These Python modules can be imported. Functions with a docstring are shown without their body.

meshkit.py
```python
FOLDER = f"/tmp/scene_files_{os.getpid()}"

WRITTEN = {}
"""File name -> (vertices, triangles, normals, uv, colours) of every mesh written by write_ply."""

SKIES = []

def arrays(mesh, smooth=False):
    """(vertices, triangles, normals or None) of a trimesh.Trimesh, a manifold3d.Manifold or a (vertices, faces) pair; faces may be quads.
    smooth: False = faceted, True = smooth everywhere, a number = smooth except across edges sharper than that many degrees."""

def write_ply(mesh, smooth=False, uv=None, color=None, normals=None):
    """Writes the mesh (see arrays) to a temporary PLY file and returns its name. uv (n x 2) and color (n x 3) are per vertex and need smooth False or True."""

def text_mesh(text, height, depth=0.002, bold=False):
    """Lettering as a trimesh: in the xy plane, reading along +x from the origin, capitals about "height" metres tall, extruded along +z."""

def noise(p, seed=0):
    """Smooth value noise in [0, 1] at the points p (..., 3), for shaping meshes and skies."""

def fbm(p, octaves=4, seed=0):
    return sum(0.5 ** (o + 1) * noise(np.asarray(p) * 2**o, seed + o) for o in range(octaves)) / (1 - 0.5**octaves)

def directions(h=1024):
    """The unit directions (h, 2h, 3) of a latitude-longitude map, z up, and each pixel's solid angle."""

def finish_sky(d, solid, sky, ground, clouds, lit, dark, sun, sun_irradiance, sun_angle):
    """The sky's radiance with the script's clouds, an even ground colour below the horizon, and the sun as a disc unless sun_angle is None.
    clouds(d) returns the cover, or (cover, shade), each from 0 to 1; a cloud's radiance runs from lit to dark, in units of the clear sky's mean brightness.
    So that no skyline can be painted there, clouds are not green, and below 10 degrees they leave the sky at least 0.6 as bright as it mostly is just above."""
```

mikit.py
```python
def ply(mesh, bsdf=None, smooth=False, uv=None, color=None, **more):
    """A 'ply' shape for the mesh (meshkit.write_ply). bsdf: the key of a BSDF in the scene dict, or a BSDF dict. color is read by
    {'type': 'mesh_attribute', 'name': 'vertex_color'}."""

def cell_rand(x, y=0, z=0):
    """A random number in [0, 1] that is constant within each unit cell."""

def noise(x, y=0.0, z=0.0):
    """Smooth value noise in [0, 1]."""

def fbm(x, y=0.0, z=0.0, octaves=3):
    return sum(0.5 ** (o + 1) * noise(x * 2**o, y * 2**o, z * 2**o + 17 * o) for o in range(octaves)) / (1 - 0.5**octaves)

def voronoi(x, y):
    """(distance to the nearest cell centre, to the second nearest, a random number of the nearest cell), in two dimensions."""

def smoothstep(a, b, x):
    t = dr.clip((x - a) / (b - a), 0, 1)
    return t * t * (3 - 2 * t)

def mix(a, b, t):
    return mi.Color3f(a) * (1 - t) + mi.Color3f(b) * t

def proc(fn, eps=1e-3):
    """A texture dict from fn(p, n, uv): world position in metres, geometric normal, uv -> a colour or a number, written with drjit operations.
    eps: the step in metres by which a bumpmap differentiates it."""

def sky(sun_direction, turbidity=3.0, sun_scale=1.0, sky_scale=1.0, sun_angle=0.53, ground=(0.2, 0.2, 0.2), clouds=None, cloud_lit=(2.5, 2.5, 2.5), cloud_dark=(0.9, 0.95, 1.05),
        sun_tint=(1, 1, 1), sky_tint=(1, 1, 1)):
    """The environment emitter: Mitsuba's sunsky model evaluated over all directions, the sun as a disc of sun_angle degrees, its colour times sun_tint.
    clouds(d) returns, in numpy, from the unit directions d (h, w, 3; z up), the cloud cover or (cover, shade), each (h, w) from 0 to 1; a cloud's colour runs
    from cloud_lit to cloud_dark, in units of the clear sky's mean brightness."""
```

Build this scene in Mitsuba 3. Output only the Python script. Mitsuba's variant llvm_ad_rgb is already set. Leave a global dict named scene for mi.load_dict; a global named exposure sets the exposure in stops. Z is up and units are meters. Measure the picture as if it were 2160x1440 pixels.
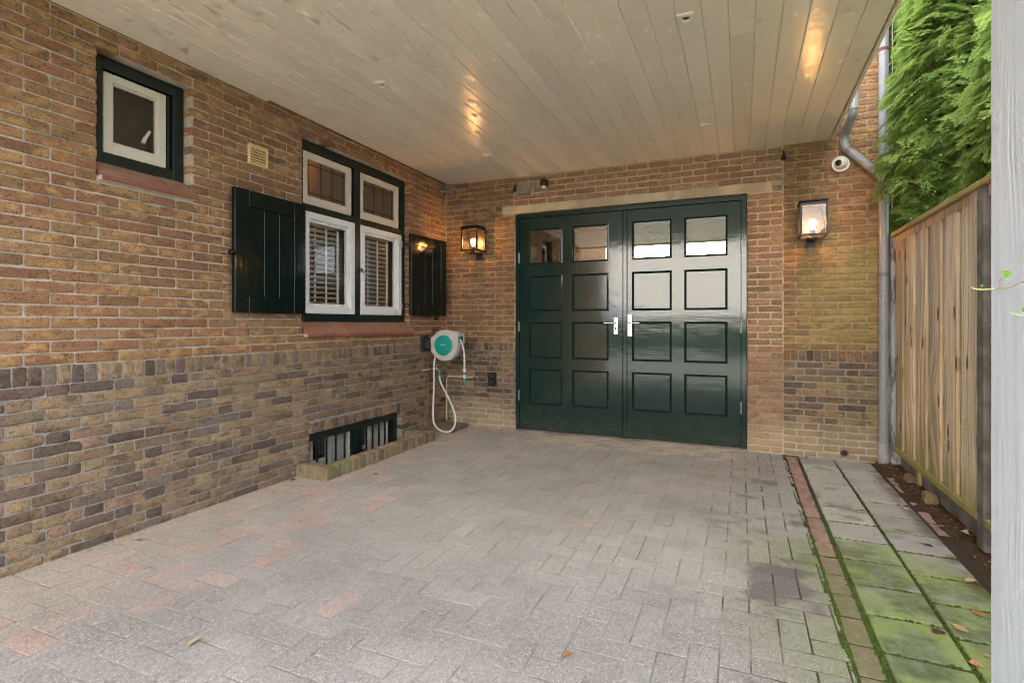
import math, random
import numpy as np, trimesh, shapely, drjit as dr, mitsuba as mi, mikit, meshkit
from shapely.geometry import Polygon, box as rect
from mikit import noise, fbm, cell_rand, smoothstep, mix, voronoi

T = mi.ScalarTransform4f
scene, labels = {}, {}
rng = np.random.default_rng(7)
R = random.Random(5)

# ------------------------------------------------------------------ camera, sky, exposure
CAM = np.array([3.25, -5.494, 1.215]); YAW = 0.41019
FWD = np.array([-math.sin(YAW), math.cos(YAW), 0]); RGT = np.array([math.cos(YAW), math.sin(YAW), 0])
scene['camera'] = {'type': 'perspective', 'fov': 88.276, 'fov_axis': 'x', 'near_clip': 0.05, 'far_clip': 500.0,
                   'principal_point_offset_y': 38.0 / 1440,
                   'to_world': T().look_at(origin=CAM.tolist(), target=(CAM + FWD).tolist(), up=[0, 0, 1])}
scene['sky'] = mikit.sky([0.0, -0.95, 0.33], turbidity=3, sun_scale=0.085, sun_angle=42, clouds=lambda d: 1.0,
                         cloud_lit=(2.32, 2.5, 2.82), sun_tint=(0.90, 1.0, 1.16))
exposure = 4.68

# ------------------------------------------------------------------ materials
def mat(key, color, rough=0.7, spec=0.5, bump=None, bscale=1.0, **more):
    c = color if isinstance(color, dict) else {'type': 'rgb', 'value': list(color)}
    b = {'type': 'principled', 'base_color': c, 'roughness': rough, **({} if spec is None else {'specular': spec}), **more}
    if bump is not None:
        b = {'type': 'bumpmap', 'arbitrary': mikit.proc(bump), 'scale': bscale, 'bsdf': b}
    scene[key] = {'type': 'twosided', 'bsdf': b}

def lin(*c):
    return tuple(((v / 255 + 0.055) / 1.055) ** 2.4 if v > 10 else v / 255 / 12.92 for v in c)

PAL = [  # 0-9 upper bricks, 10-21 plinth bricks, 22-26 infill bricks
    (152, 98, 64), (163, 112, 68), (146, 92, 66), (170, 124, 72), (135, 88, 62), (160, 104, 74), (150, 115, 66), (160, 102, 74), (132, 96, 62), (158, 120, 84),
    (158, 128, 92), (142, 116, 86), (128, 108, 86), (112, 96, 84), (90, 78, 74), (150, 114, 90), (160, 134, 94), (118, 108, 96), (132, 106, 76), (106, 84, 76), (148, 124, 88), (90, 76, 66),
    (172, 124, 90), (164, 114, 84), (176, 128, 98), (158, 116, 82), (168, 130, 94)]

def muted(c, f=0.24):
    g = 0.35 * c[0] + 0.5 * c[1] + 0.15 * c[2]
    return tuple(v * (1 - f) + g * f for v in c)
def toward(c, m, f): return tuple(v * (1 - f) + w * f for v, w in zip(c, m))
PAL = [toward(muted(c, 0.22), (140, 106, 76), 0.46) if i < 10 else toward(muted(c, 0.20), (126, 101, 78), 0.28) if i < 22 else muted(c, 0.20) for i, c in enumerate(PAL)]

def palette(k):
    c = mi.Color3f(*lin(*PAL[0]))
    for i in range(1, len(PAL)):
        c = dr.select(dr.abs(k - i) < 0.5, mi.Color3f(*lin(*PAL[i])), c)
    return c

def algae(p):
    """Green growth on the right end of the garage wall, and pale salts along its foot: (green, pale)."""
    s, z = p.x, p.z
    n = fbm(s * 3.1 + 4, z * 2.3, 2.0)
    back = smoothstep(-0.3, -0.1, p.y) * smoothstep(0.06, 0.1, s)
    g = smoothstep(3.55, 4.0, s + 0.5 * (n - 0.5)) * smoothstep(0.95, 1.1, z) * (1 - smoothstep(1.7, 2.3, z + 0.8 * (n - 0.5))) * (0.35 + 0.65 * noise(s * 9, z * 14))
    g2 = smoothstep(3.9, 4.15, s) * (1 - smoothstep(0.35, 0.75, z + 0.5 * (n - 0.5))) * smoothstep(0.45, 0.62, noise(s * 6, z * 9, 5))
    g3 = smoothstep(3.25, 3.32, s) * (1 - smoothstep(3.35, 3.55, s)) * (1 - smoothstep(0.15, 0.4, z + 0.2 * n)) * 0.6
    pale = (1 - smoothstep(0.05, 0.42, z + 0.25 * (fbm(s * 5, z * 5, 9.0) - 0.5)))
    return dr.maximum(dr.maximum(g, g2), g3) * back, pale * back

def brick_color(p, n, uv):
    k, r = dr.floor(uv.x * 64), uv.y
    s, z = p.x + p.y, p.z
    base = palette(k) * (0.88 + 0.2 * cell_rand(dr.floor(r * 4096)))
    sg = dr.select(cell_rand(dr.floor(r * 4096), 3) > 0.5, 1.0, -1.0)
    a = s * 0.9 + z * sg * 1.5
    b = z - s * 0.55 * sg
    streak = smoothstep(0.48, 0.78, noise(a * 15 + r * 71, b * 26, r * 13)) * dr.select(cell_rand(dr.floor(r * 4096), 7) > 0.25, 1.0, 0.15)
    up = dr.select(k < 9.5, 1.0, 0.0)
    low = dr.select((k > 9.5) & (k < 21.5), 1.0, 0.0)
    c = mix(base, mi.Color3f(*lin(178, 142, 94)), streak * up * 0.62)
    dark = smoothstep(0.5, 0.78, fbm(s * 11 + r * 43, z * 24, r * 17, 4))
    c = mix(c, mi.Color3f(*lin(74, 62, 56)), dark * (low * 0.7 + up * 0.24))
    cloud = fbm(s * 24 + r * 10, z * 40, r * 30)
    c = c * (0.76 + 0.48 * cloud) * (0.80 + 0.40 * noise(s * 230, z * 230)) * (1 - 0.35 * smoothstep(0.74, 0.8, noise(s * 120 + r * 9, z * 120)))
    g, pale = algae(p)
    c = mix(c, mi.Color3f(*lin(158, 150, 92)) * (0.8 + 0.4 * cloud), g * 0.55)
    c = mix(c, mi.Color3f(*lin(186, 166, 138)), pale * 0.55)
    return c

def brick_bump(p, n, uv):
    s, z = p.x + p.y, p.z
    return fbm(s * 75, z * 75, (p.x - p.y) * 60, 4) * 0.0065 + noise(s * 300, z * 300) * 0.0009
mat('mat_brick', mikit.proc(brick_color), 0.88, 0.3, brick_bump)

def mortar_color(p, n, uv):
    s, z = p.x + p.y, p.z
    t = smoothstep(0.05, 0.12, p.x)       # garage wall
    fill = t * smoothstep(0.86, 0.9, p.x) * (1 - smoothstep(3.6, 3.64, p.x))
    c = mix(mi.Color3f(*lin(178, 166, 150)), mi.Color3f(*lin(170, 154, 130)), t)
    c = mix(c, mi.Color3f(*lin(194, 180, 154)), fill)
    low = 1 - smoothstep(0.9, 1.05, z)
    c = mix(c, mi.Color3f(*lin(148, 140, 131)), low)
    dirt = smoothstep(0.5, 0.8, fbm(s * 7, z * 11, 3.0))
    c = c * (1 - 0.35 * dirt * (1 - low * 0.5)) * (0.8 + 0.4 * noise(s * 180, z * 180))
    g, pale = algae(p)
    c = mix(c, mi.Color3f(*lin(160, 156, 100)), g * 0.3)
    return mix(c, mi.Color3f(*lin(208, 196, 176)), pale * 0.7)
mat('mat_mortar', mikit.proc(mortar_color), 0.95, 0.2, lambda p, n, uv: fbm((p.x + p.y) * 110, p.z * 110, 1.0) * 0.004)

def far_brick(p, n, uv):
    row = dr.floor(p.z / 0.0623)
    a = (p.x + p.y) / 0.22 + 0.5 * (row - 2 * dr.floor(row / 2))
    col = dr.floor(a)
    fz, fs = p.z / 0.0623 - row, a - col
    j = dr.select((fz < 0.16) | (fs < 0.05), 1.0, 0.0)
    return mix(mix(mi.Color3f(*lin(140, 92, 64)), mi.Color3f(*lin(165, 122, 74)), cell_rand(row, col)), mi.Color3f(*lin(170, 155, 135)), j)
mat('mat_far_brick', mikit.proc(far_brick), 0.9, 0.2)

def concrete_color(c0, c1, sc=6.0):
    A, B = lin(*c0), lin(*c1)
    def f(p, n, uv):
        v = fbm(p.x * sc, p.y * sc, p.z * sc, 4)
        return mix(A, B, smoothstep(0.3, 0.7, v)) * (0.86 + 0.28 * noise(p.x * 210, p.y * 210, p.z * 210))
    return mikit.proc(f)
grit = lambda p, n, uv: fbm(p.x * 120, p.y * 120, p.z * 120) * 0.003
mat('mat_lintel', concrete_color((202, 186, 156), (178, 162, 134)), 0.9, 0.3, grit)
mat('mat_concrete', concrete_color((128, 126, 122), (104, 102, 98)), 0.92, 0.3, grit)
mat('mat_step_slab', concrete_color((124, 114, 98), (104, 96, 84)), 0.92, 0.3, grit)
mat('mat_threshold', concrete_color((150, 142, 132), (120, 112, 104)), 0.85, 0.3, grit)

def moss(p):
    """Moss on the right of the yard, heaviest towards the open side."""
    v = fbm(p.x * 2.6, p.y * 2.6, 4.0, 4)
    near = smoothstep(-1.3, -3.6, p.y)
    m = smoothstep(0.2, 0.62, near * 0.85 + (v - 0.5) * 1.1) * smoothstep(3.05, 3.8, p.x + 0.5 * (v - 0.5))
    return m * (0.55 + 0.45 * noise(p.x * 30, p.y * 30))

def paver_color(p, n, uv):
    k, r = dr.floor(uv.x * 64), uv.y
    v = cell_rand(dr.floor(r * 4096))
    c = mix(mi.Color3f(*lin(156, 152, 148)), mi.Color3f(*lin(147, 143, 140)), v)
    c = mix(c, mi.Color3f(*lin(176, 152, 145)), dr.select(k > 0.5, 0.5, 0.0))
    c = mix(c, mi.Color3f(*lin(168, 132, 124)), dr.select(k > 1.5, 0.4, 0.0))
    big = fbm(p.x * 1.1, p.y * 1.1, 7.0, 3)
    c = c * (0.72 + 0.50 * big) * (0.88 + 0.24 * fbm(p.x * 5 + 7, p.y * 5, 2.0, 4))
    c = mix(c, mi.Color3f(*lin(172, 156, 138)), (1 - smoothstep(0.1, 0.9, p.x + 0.5 * (big - 0.5))) * 0.5)
    d1, d2, w = voronoi(p.x * 125, p.y * 125)
    near = smoothstep(-1.0, -3.2, p.y)
    chip = smoothstep(0.36, 0.2, d1) * dr.select(w > 0.62, 1.0, 0.0)
    c = mix(c, mi.Color3f(*lin(224, 214, 200)), chip * (0.2 + 0.3 * near))
    c = mix(c, mi.Color3f(*lin(70, 66, 62)), smoothstep(0.36, 0.2, d1) * dr.select(w < 0.07, 0.7, 0.0))
    c = c * (0.84 + 0.32 * noise(p.x * 150, p.y * 150))
    sand = smoothstep(-0.55, -0.4, p.y) * smoothstep(0.95, 1.3, p.x) * (1 - smoothstep(3.1, 3.3, p.x)) * smoothstep(0.36, 0.56, fbm(p.x * 6, p.y * 9, 1.0))
    c = mix(c, mi.Color3f(*lin(190, 174, 150)), sand * 0.6)
    wear = smoothstep(0.55, 0.75, fbm(p.x * 1.7 + 3, p.y * 1.7, 5.0)) * smoothstep(0.3, 1.2, p.x)
    c = mix(c, mi.Color3f(*lin(166, 162, 160)), wear * 0.35)
    oil = smoothstep(0.58, 0.76, fbm(p.x * 5.5 + 2, p.y * 7.0, 2.0, 5)) * smoothstep(2.7, 3.5, p.x) * smoothstep(-0.4, -1.2, p.y) * 0.8
    c = mix(c, mi.Color3f(*lin(72, 66, 62)), oil * 0.7)
    px, py = (p.x - 3.42) / 0.2, (p.y + 2.78) / 0.26
    blot = smoothstep(1.2, 0.5, dr.sqrt(px * px + py * py) + 1.7 * (fbm(p.x * 9, p.y * 9, 6.0, 5) - 0.5))
    c = mix(c, mi.Color3f(*lin(66, 60, 56)), blot * 0.6)
    return mix(c, mi.Color3f(*lin(112, 128, 62)), moss(p) * 0.75 * (1 - blot))
mat('mat_paver', mikit.proc(paver_color), 0.85, 0.35, lambda p, n, uv: fbm(p.x * 130, p.y * 130, 1.0) * 0.0035)

def joint_color(p, n, uv):
    v = fbm(p.x * 9, p.y * 9, 3.0)
    c = mix(mi.Color3f(*lin(154, 146, 137)), mi.Color3f(*lin(128, 119, 110)), smoothstep(0.35, 0.75, v))
    c = mix(c, mi.Color3f(*lin(56, 49, 40)), smoothstep(2.9, 3.75, p.x + 1.2 * (v - 0.5)) * 0.95)
    c = mix(c, mi.Color3f(*lin(70, 84, 36)), moss(p) * 0.8)
    return c * (0.8 + 0.4 * noise(p.x * 200, p.y * 200))
mat('mat_joint', mikit.proc(joint_color), 0.95, 0.2, lambda p, n, uv: fbm(p.x * 160, p.y * 160, 2.0) * 0.004)

def slab_color(p, n, uv):
    r = uv.y
    c = mix(mi.Color3f(*lin(166, 163, 158)), mi.Color3f(*lin(148, 147, 143)), cell_rand(dr.floor(r * 4096)))
    v = fbm(p.x * 5 + r * 20, p.y * 5, 2.0, 5)
    c = c * (0.78 + 0.42 * v) * (0.9 + 0.2 * noise(p.x * 170, p.y * 170))
    near = smoothstep(-1.1, -3.3, p.y)
    m = smoothstep(0.28, 0.70, near + (v - 0.5) * 1.1 + (cell_rand(dr.floor(r * 4096), 5) - 0.5) * 0.25)
    m = m * (0.45 + 0.55 * fbm(p.x * 40, p.y * 40, 2.0)) * smoothstep(0.22, 0.4, noise(p.x * 150, p.y * 150) + 0.25 * m)
    c = mix(c, mix(mi.Color3f(*lin(124, 146, 54)), mi.Color3f(*lin(80, 100, 40)), smoothstep(0.3, 0.7, fbm(p.x * 9, p.y * 9, 5.0, 4))), m)
    wet = smoothstep(0.60, 0.78, fbm(p.x * 7 + 9, p.y * 8, 8.0, 5))
    c = mix(c, mi.Color3f(*lin(84, 78, 66)), wet * 0.5)
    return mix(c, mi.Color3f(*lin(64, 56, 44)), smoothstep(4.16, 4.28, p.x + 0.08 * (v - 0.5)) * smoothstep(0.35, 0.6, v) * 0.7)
mat('mat_slab', mikit.proc(slab_color), 0.85, 0.35, lambda p, n, uv: fbm(p.x * 90, p.y * 90, 4.0) * 0.004)

def edging_color(p, n, uv):
    r = uv.y
    c = mix(mi.Color3f(*lin(156, 128, 118)), mi.Color3f(*lin(138, 116, 108)), cell_rand(dr.floor(r * 4096)))
    c = c * (0.7 + 0.6 * fbm(p.x * 30, p.y * 12, r * 9)) * (0.85 + 0.3 * noise(p.x * 170, p.y * 170))
    return mix(c, mi.Color3f(*lin(102, 112, 66)), smoothstep(-1.4, -3.0, p.y + 1.2 * (fbm(p.x * 9, p.y * 9, 3.0) - 0.5)) * (0.25 + 0.65 * noise(p.x * 50, p.y * 50)))
mat('mat_edging', mikit.proc(edging_color), 0.85, 0.35, lambda p, n, uv: fbm(p.x * 90, p.y * 90, 4.0) * 0.004)

def soil_color(p, n, uv):
    v = fbm(p.x * 30, p.y * 30, 1.0, 4)
    return mix(mi.Color3f(*lin(52, 42, 34)), mi.Color3f(*lin(88, 70, 54)), v) * (0.6 + 0.8 * noise(p.x * 140, p.y * 140))
mat('mat_soil', mikit.proc(soil_color), 0.95, 0.2, lambda p, n, uv: fbm(p.x * 50, p.y * 50, 4.0) * 0.02)
mat('mat_grass', concrete_color((70, 88, 40), (50, 66, 30), 3.0), 0.95, 0.2)
mat('mat_road', concrete_color((196, 190, 178), (182, 176, 164), 1.0), 0.9, 0.3)

def board_color(p, n, uv):
    r = uv.y
    c = mi.Color3f(*lin(236, 228, 212)) * (0.93 + 0.12 * cell_rand(dr.floor(r * 4096)))
    g = noise(p.x * 8 + r * 40, p.y * 160, r * 5)
    d1, d2, w = voronoi(p.x * 7 + r * 30, p.y * 3.2 + r * 17)
    mark = smoothstep(0.13, 0.07, d1 + 0.10 * (fbm(p.x * 60, p.y * 40, r * 9) - 0.5)) * smoothstep(0.4, 0.6, noise(p.x * 70, p.y * 50, r * 3)) * dr.select(w > 0.25, 1.0, 0.0)
    return c * (0.94 + 0.08 * g) * (0.97 + 0.06 * fbm(p.x * 3 + r * 20, p.y * 2, r)) * (1 + dr.select(w > 0.62, 0.2, -0.12) * mark)
def board_bump(p, n, uv):
    r = uv.y
    knots = smoothstep(0.72, 0.9, noise(p.x * 30, p.y * 11 + r * 90, r * 40)) * noise(p.x * 110, p.y * 60, r)
    w = fbm(p.x * 7, p.y * 3, r * 30)
    return noise(p.x * 26 + r * 60, p.y * 300, r * 7) * 0.00028 + fbm(p.x * 20 + 3 * w, p.y * 45, r * 9) * 0.0012 + knots * 0.004
mat('mat_ceiling', mikit.proc(board_color), 0.225, 0.5, board_bump)
mat('mat_fascia', lin(218, 212, 200), 0.4, 0.5)

def post_bump(p, n, uv):
    w = fbm(p.x * 3 + p.y * 3, p.z * 1.2, 4.0)
    q = (p.y - p.x) * 30 + 9 * w
    return noise(q * 3, p.z * 2.5) * 0.0022 + noise((p.y - p.x) * 260, p.z * 9) * 0.0008 + noise(p.y * 300, p.z * 300) * 0.0003
mat('mat_post', mikit.proc(lambda p, n, uv: mi.Color3f(*lin(220, 232, 246)) * (0.93 + 0.1 * noise((p.y - p.x) * 90 + 3 * fbm(p.y * 4, p.z * 1.4), p.z * 2))), 0.42, 0.5, post_bump)

def fence_color(p, n, uv):
    k, r = dr.floor(uv.x * 64), uv.y
    w = fbm(p.y * 5 + r * 50, p.z * 1.3, r * 9)
    ring = noise((p.y + p.x) * 60 + 16 * w, p.z * 1.6, r * 31)
    fine = noise((p.y + p.x) * 420, p.z * 7, r * 5)
    c = mix(mi.Color3f(*lin(216, 200, 172)), mi.Color3f(*lin(166, 152, 130)), smoothstep(0.25, 0.75, ring))
    c = mix(c, mi.Color3f(*lin(184, 178, 172)), smoothstep(0.3, 0.9, p.z / 2 + 0.5 * (w - 0.5)) * 0.55 * (0.3 + 0.9 * cell_rand(dr.floor(r * 4096))))
    c = c * (0.72 + 0.45 * fine) * (0.72 + 0.56 * cell_rand(dr.floor(r * 4096), 3)) * (0.82 + 0.36 * fbm(p.y * 9, p.z * 1.1, r * 20))
    kx, kz, kw = voronoi((p.y + p.x) * 4.5 + r * 37, p.z * 1.7 + r * 11)
    c = mix(c, mi.Color3f(*lin(78, 56, 38)), smoothstep(0.1, 0.05, kx) * 0.85)
    rust = smoothstep(1.7, 1.95, p.z + 0.15 * (w - 0.5))
    c = mix(c, mi.Color3f(*lin(150, 96, 62)), rust * 0.3)
    gr = (1 - smoothstep(0.15, 0.5, p.z + 0.35 * (w - 0.5)))
    c = mix(c, mi.Color3f(*lin(124, 124, 58)), gr * 0.6)
    c = mix(c, mi.Color3f(*lin(150, 140, 84)) * (0.8 + 0.4 * w), dr.select(k > 0.5, 0.85, 0.0))
    return mix(c, mi.Color3f(*lin(226, 190, 142)) * (0.8 + 0.3 * fine), dr.select(n.y < -0.8, 0.55, 0.0))  # board edges facing the open front get a lit tone in their colour
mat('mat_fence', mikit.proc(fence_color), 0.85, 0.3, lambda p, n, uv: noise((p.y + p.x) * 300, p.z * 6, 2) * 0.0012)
mat('mat_grey_post', mikit.proc(lambda p, n, uv: mix(mi.Color3f(*lin(176, 176, 174)), mi.Color3f(*lin(110, 110, 112)), smoothstep(0.42, 0.7, fbm(p.y * 40 + p.x * 40, p.z * 9, 2.0)))), 0.85, 0.3)
mat('mat_dark_post', concrete_color((120, 117, 112), (96, 93, 90), 14.0), 0.85, 0.3)

paint_bump = lambda p, n, uv: fbm(p.x * 3.2 + p.y, p.z * 6, 2.0) * 0.0012 + noise(p.x * 9, p.z * 120, 3) * 0.00009
def paint_color(p, n, uv):
    c = mi.Color3f(0.006, 0.027, 0.023)
    scuff = smoothstep(0.70, 0.8, noise(p.x * 60, p.z * 90, 5)) * (1 - smoothstep(0.1, 0.45, p.z))
    dust = (1 - smoothstep(0.0, 0.32, p.z)) * fbm(p.x * 12, p.z * 20, 2.0, 4)
    return mix(c, mi.Color3f(0.16, 0.15, 0.13), dust * 0.22 + scuff * 0.10)
mat('mat_door_paint', mikit.proc(paint_color), 0.10, None, paint_bump, eta=1.66)
mat('mat_shutter_paint', (0.004, 0.011, 0.009), 0.12, 0.28, lambda p, n, uv: fbm(p.y * 5, p.z * 8, 2.0) * 0.002 + noise(p.y * 120, p.z * 8, 3) * 0.0002)
mat('mat_frame_paint', (0.006, 0.015, 0.0125), 0.28, 0.5)
mat('mat_white_paint', lin(206, 200, 186), 0.35, 0.5)
mat('mat_white_upvc', lin(224, 224, 222), 0.3, 0.5)
mat('mat_blind', lin(214, 208, 190), 0.5, 0.4)
mat('mat_lead', lin(46, 40, 36), 0.5, 0.5)
scene['mat_door_glass'] = {'type': 'thindielectric', 'int_ior': 3.0}
scene['mat_lamp_glass'] = {'type': 'thindielectric', 'int_ior': 1.36}
scene['mat_glass'] = {'type': 'thindielectric', 'int_ior': 1.5}
scene['mat_obscure'] = {'type': 'bumpmap', 'arbitrary': mikit.proc(lambda p, n, uv: fbm(p.y * 130, p.z * 130, 2.0) * 0.006), 'scale': 1.0,
                        'bsdf': {'type': 'principledthin', 'base_color': {'type': 'rgb', 'value': [0.30, 0.24, 0.17]}, 'roughness': 0.25, 'diff_trans': 1.1, 'spec_trans': 0.0, 'eta': 1.5}}
mat('mat_room', lin(150, 132, 104), 0.9, 0.2)
mat('mat_dark_room', lin(52, 46, 40), 0.9, 0.2)

def terra(p, n, uv):
    r = uv.y
    v = fbm(p.y * 14 + r * 20, p.z * 20, p.x * 14)
    c = mix(mi.Color3f(*lin(152, 90, 66)), mi.Color3f(*lin(124, 84, 70)), v) * (0.85 + 0.3 * cell_rand(dr.floor(r * 4096)))
    return mix(c, mi.Color3f(*lin(158, 138, 122)), smoothstep(0.5, 0.9, n.z) * 0.9 * v)
mat('mat_terracotta', mikit.proc(terra), 0.6, 0.4, lambda p, n, uv: fbm(p.y * 60, p.z * 60, p.x * 60) * 0.002)
mat('mat_cream', lin(214, 190, 138), 0.45, 0.5)
mat('mat_steel', (0.60, 0.57, 0.52), 0.32, 0.5, metallic=1.0)
mat('mat_silver', (0.82, 0.82, 0.80), 0.25, 0.5, metallic=1.0)
mat('mat_galvanised', (0.42, 0.42, 0.41), 0.4, 0.5, metallic=0.8)
mat('mat_black', lin(34, 33, 33), 0.45, 0.5)
mat('mat_lantern', lin(44, 38, 35), 0.42, 0.5)
def pvc(p, n, uv):
    v = fbm(p.x * 20, p.y * 20, p.z * 7)
    c = mix(mi.Color3f(*lin(158, 160, 166)), mi.Color3f(*lin(144, 146, 152)), v)
    spot = smoothstep(0.74, 0.8, noise(p.x * 120, p.y * 120, p.z * 60))
    return mix(c, mi.Color3f(*lin(90, 88, 86)), spot * 0.5)
mat('mat_pvc', mikit.proc(pvc), 0.34, 0.5)
mat('mat_pvc_dark', lin(122, 124, 128), 0.36, 0.5)
mat('mat_pvc_old', concrete_color((172, 174, 174), (150, 152, 152), 12.0), 0.6, 0.4)
mat('mat_rust', lin(112, 74, 66), 0.7, 0.4)
mat('mat_white_plastic', lin(226, 222, 212), 0.3, 0.5)
mat('mat_reel_grey', lin(190, 188, 184), 0.42, 0.5)
mat('mat_reel_dark', lin(140, 140, 144), 0.42, 0.5)
mat('mat_teal', lin(20, 148, 136), 0.4, 0.5)
mat('mat_hose', lin(208, 206, 202), 0.4, 0.5)
mat('mat_bracket', lin(48, 48, 48), 0.5, 0.5)
mat('mat_brass', (0.48, 0.42, 0.34), 0.45, 0.5, metallic=0.6)
mat('mat_conduit', lin(196, 180, 154), 0.5, 0.4)
mat('mat_brown_pipe', lin(112, 94, 76), 0.6, 0.4)
mat('mat_lens', (0.01, 0.01, 0.012), 0.08, 0.6)

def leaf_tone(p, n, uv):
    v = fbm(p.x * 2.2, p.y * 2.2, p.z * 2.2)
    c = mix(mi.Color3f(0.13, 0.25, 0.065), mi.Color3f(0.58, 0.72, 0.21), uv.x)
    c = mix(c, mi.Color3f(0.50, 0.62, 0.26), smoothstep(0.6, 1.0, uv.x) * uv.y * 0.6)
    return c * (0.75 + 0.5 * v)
scene['mat_thuja'] = {'type': 'principledthin', 'base_color': mikit.proc(leaf_tone), 'roughness': 0.55, 'diff_trans': 0.9, 'spec_trans': 0.0, 'eta': 1.4}
scene['mat_ivy'] = {'type': 'principledthin', 'base_color': {'type': 'rgb', 'value': [0.16, 0.38, 0.03]}, 'roughness': 0.4, 'diff_trans': 0.8, 'spec_trans': 0.0, 'eta': 1.45}
mat('mat_hedge', mikit.proc(lambda p, n, uv: mix(mi.Color3f(0.04, 0.08, 0.02), mi.Color3f(0.10, 0.16, 0.04), fbm(p.x * 4, p.y * 4, p.z * 4))), 0.8, 0.2)
mat('mat_bark', concrete_color((96, 76, 60), (66, 52, 42), 20.0), 0.95, 0.2)
mat('mat_stem', lin(128, 92, 76), 0.6, 0.3)
mat('mat_stem_green', lin(176, 190, 110), 0.6, 0.3)
def dry(p, n, uv):
    return mix(mix(mi.Color3f(*lin(150, 92, 48)), mi.Color3f(*lin(190, 168, 134)), uv.x), mi.Color3f(*lin(70, 44, 40)), uv.y) * (0.75 + 0.5 * noise(p.x * 150, p.y * 150))
mat('mat_dry_leaf', mikit.proc(dry), 0.7, 0.3)
mat('mat_render_white', lin(205, 205, 200), 0.9, 0.2)
mat('mat_roof_tile', lin(96, 66, 56), 0.8, 0.2)

# ------------------------------------------------------------------ mesh helpers
def key_of(base):
    if base not in scene and base not in labels:
        return base
    i = 1
    while f'{base}_{i:03d}' in scene or f'{base}_{i:03d}' in labels:
        i += 1
    return f'{base}_{i:03d}'
_next = {}
def fresh(base):
    if base not in _next:
        _next[base] = 0
        return base
    _next[base] += 1
    return f'{base}_{_next[base]:03d}'

def tm(v, f):
    v, f = np.asarray(v, float), np.asarray(f, int)
    if f.shape[1] == 4:
        f = np.vstack([f[:, [0, 1, 2]], f[:, [0, 2, 3]]])
    return trimesh.Trimesh(v, f, process=False)

def thing(name, label=None, cat=None, group=None, **more):
    k = fresh(name)
    d = {}
    if label: d['label'] = label
    if cat: d['category'] = cat
    if group: d['group'] = group
    d.update(more)
    labels[k] = d
    return k

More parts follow.
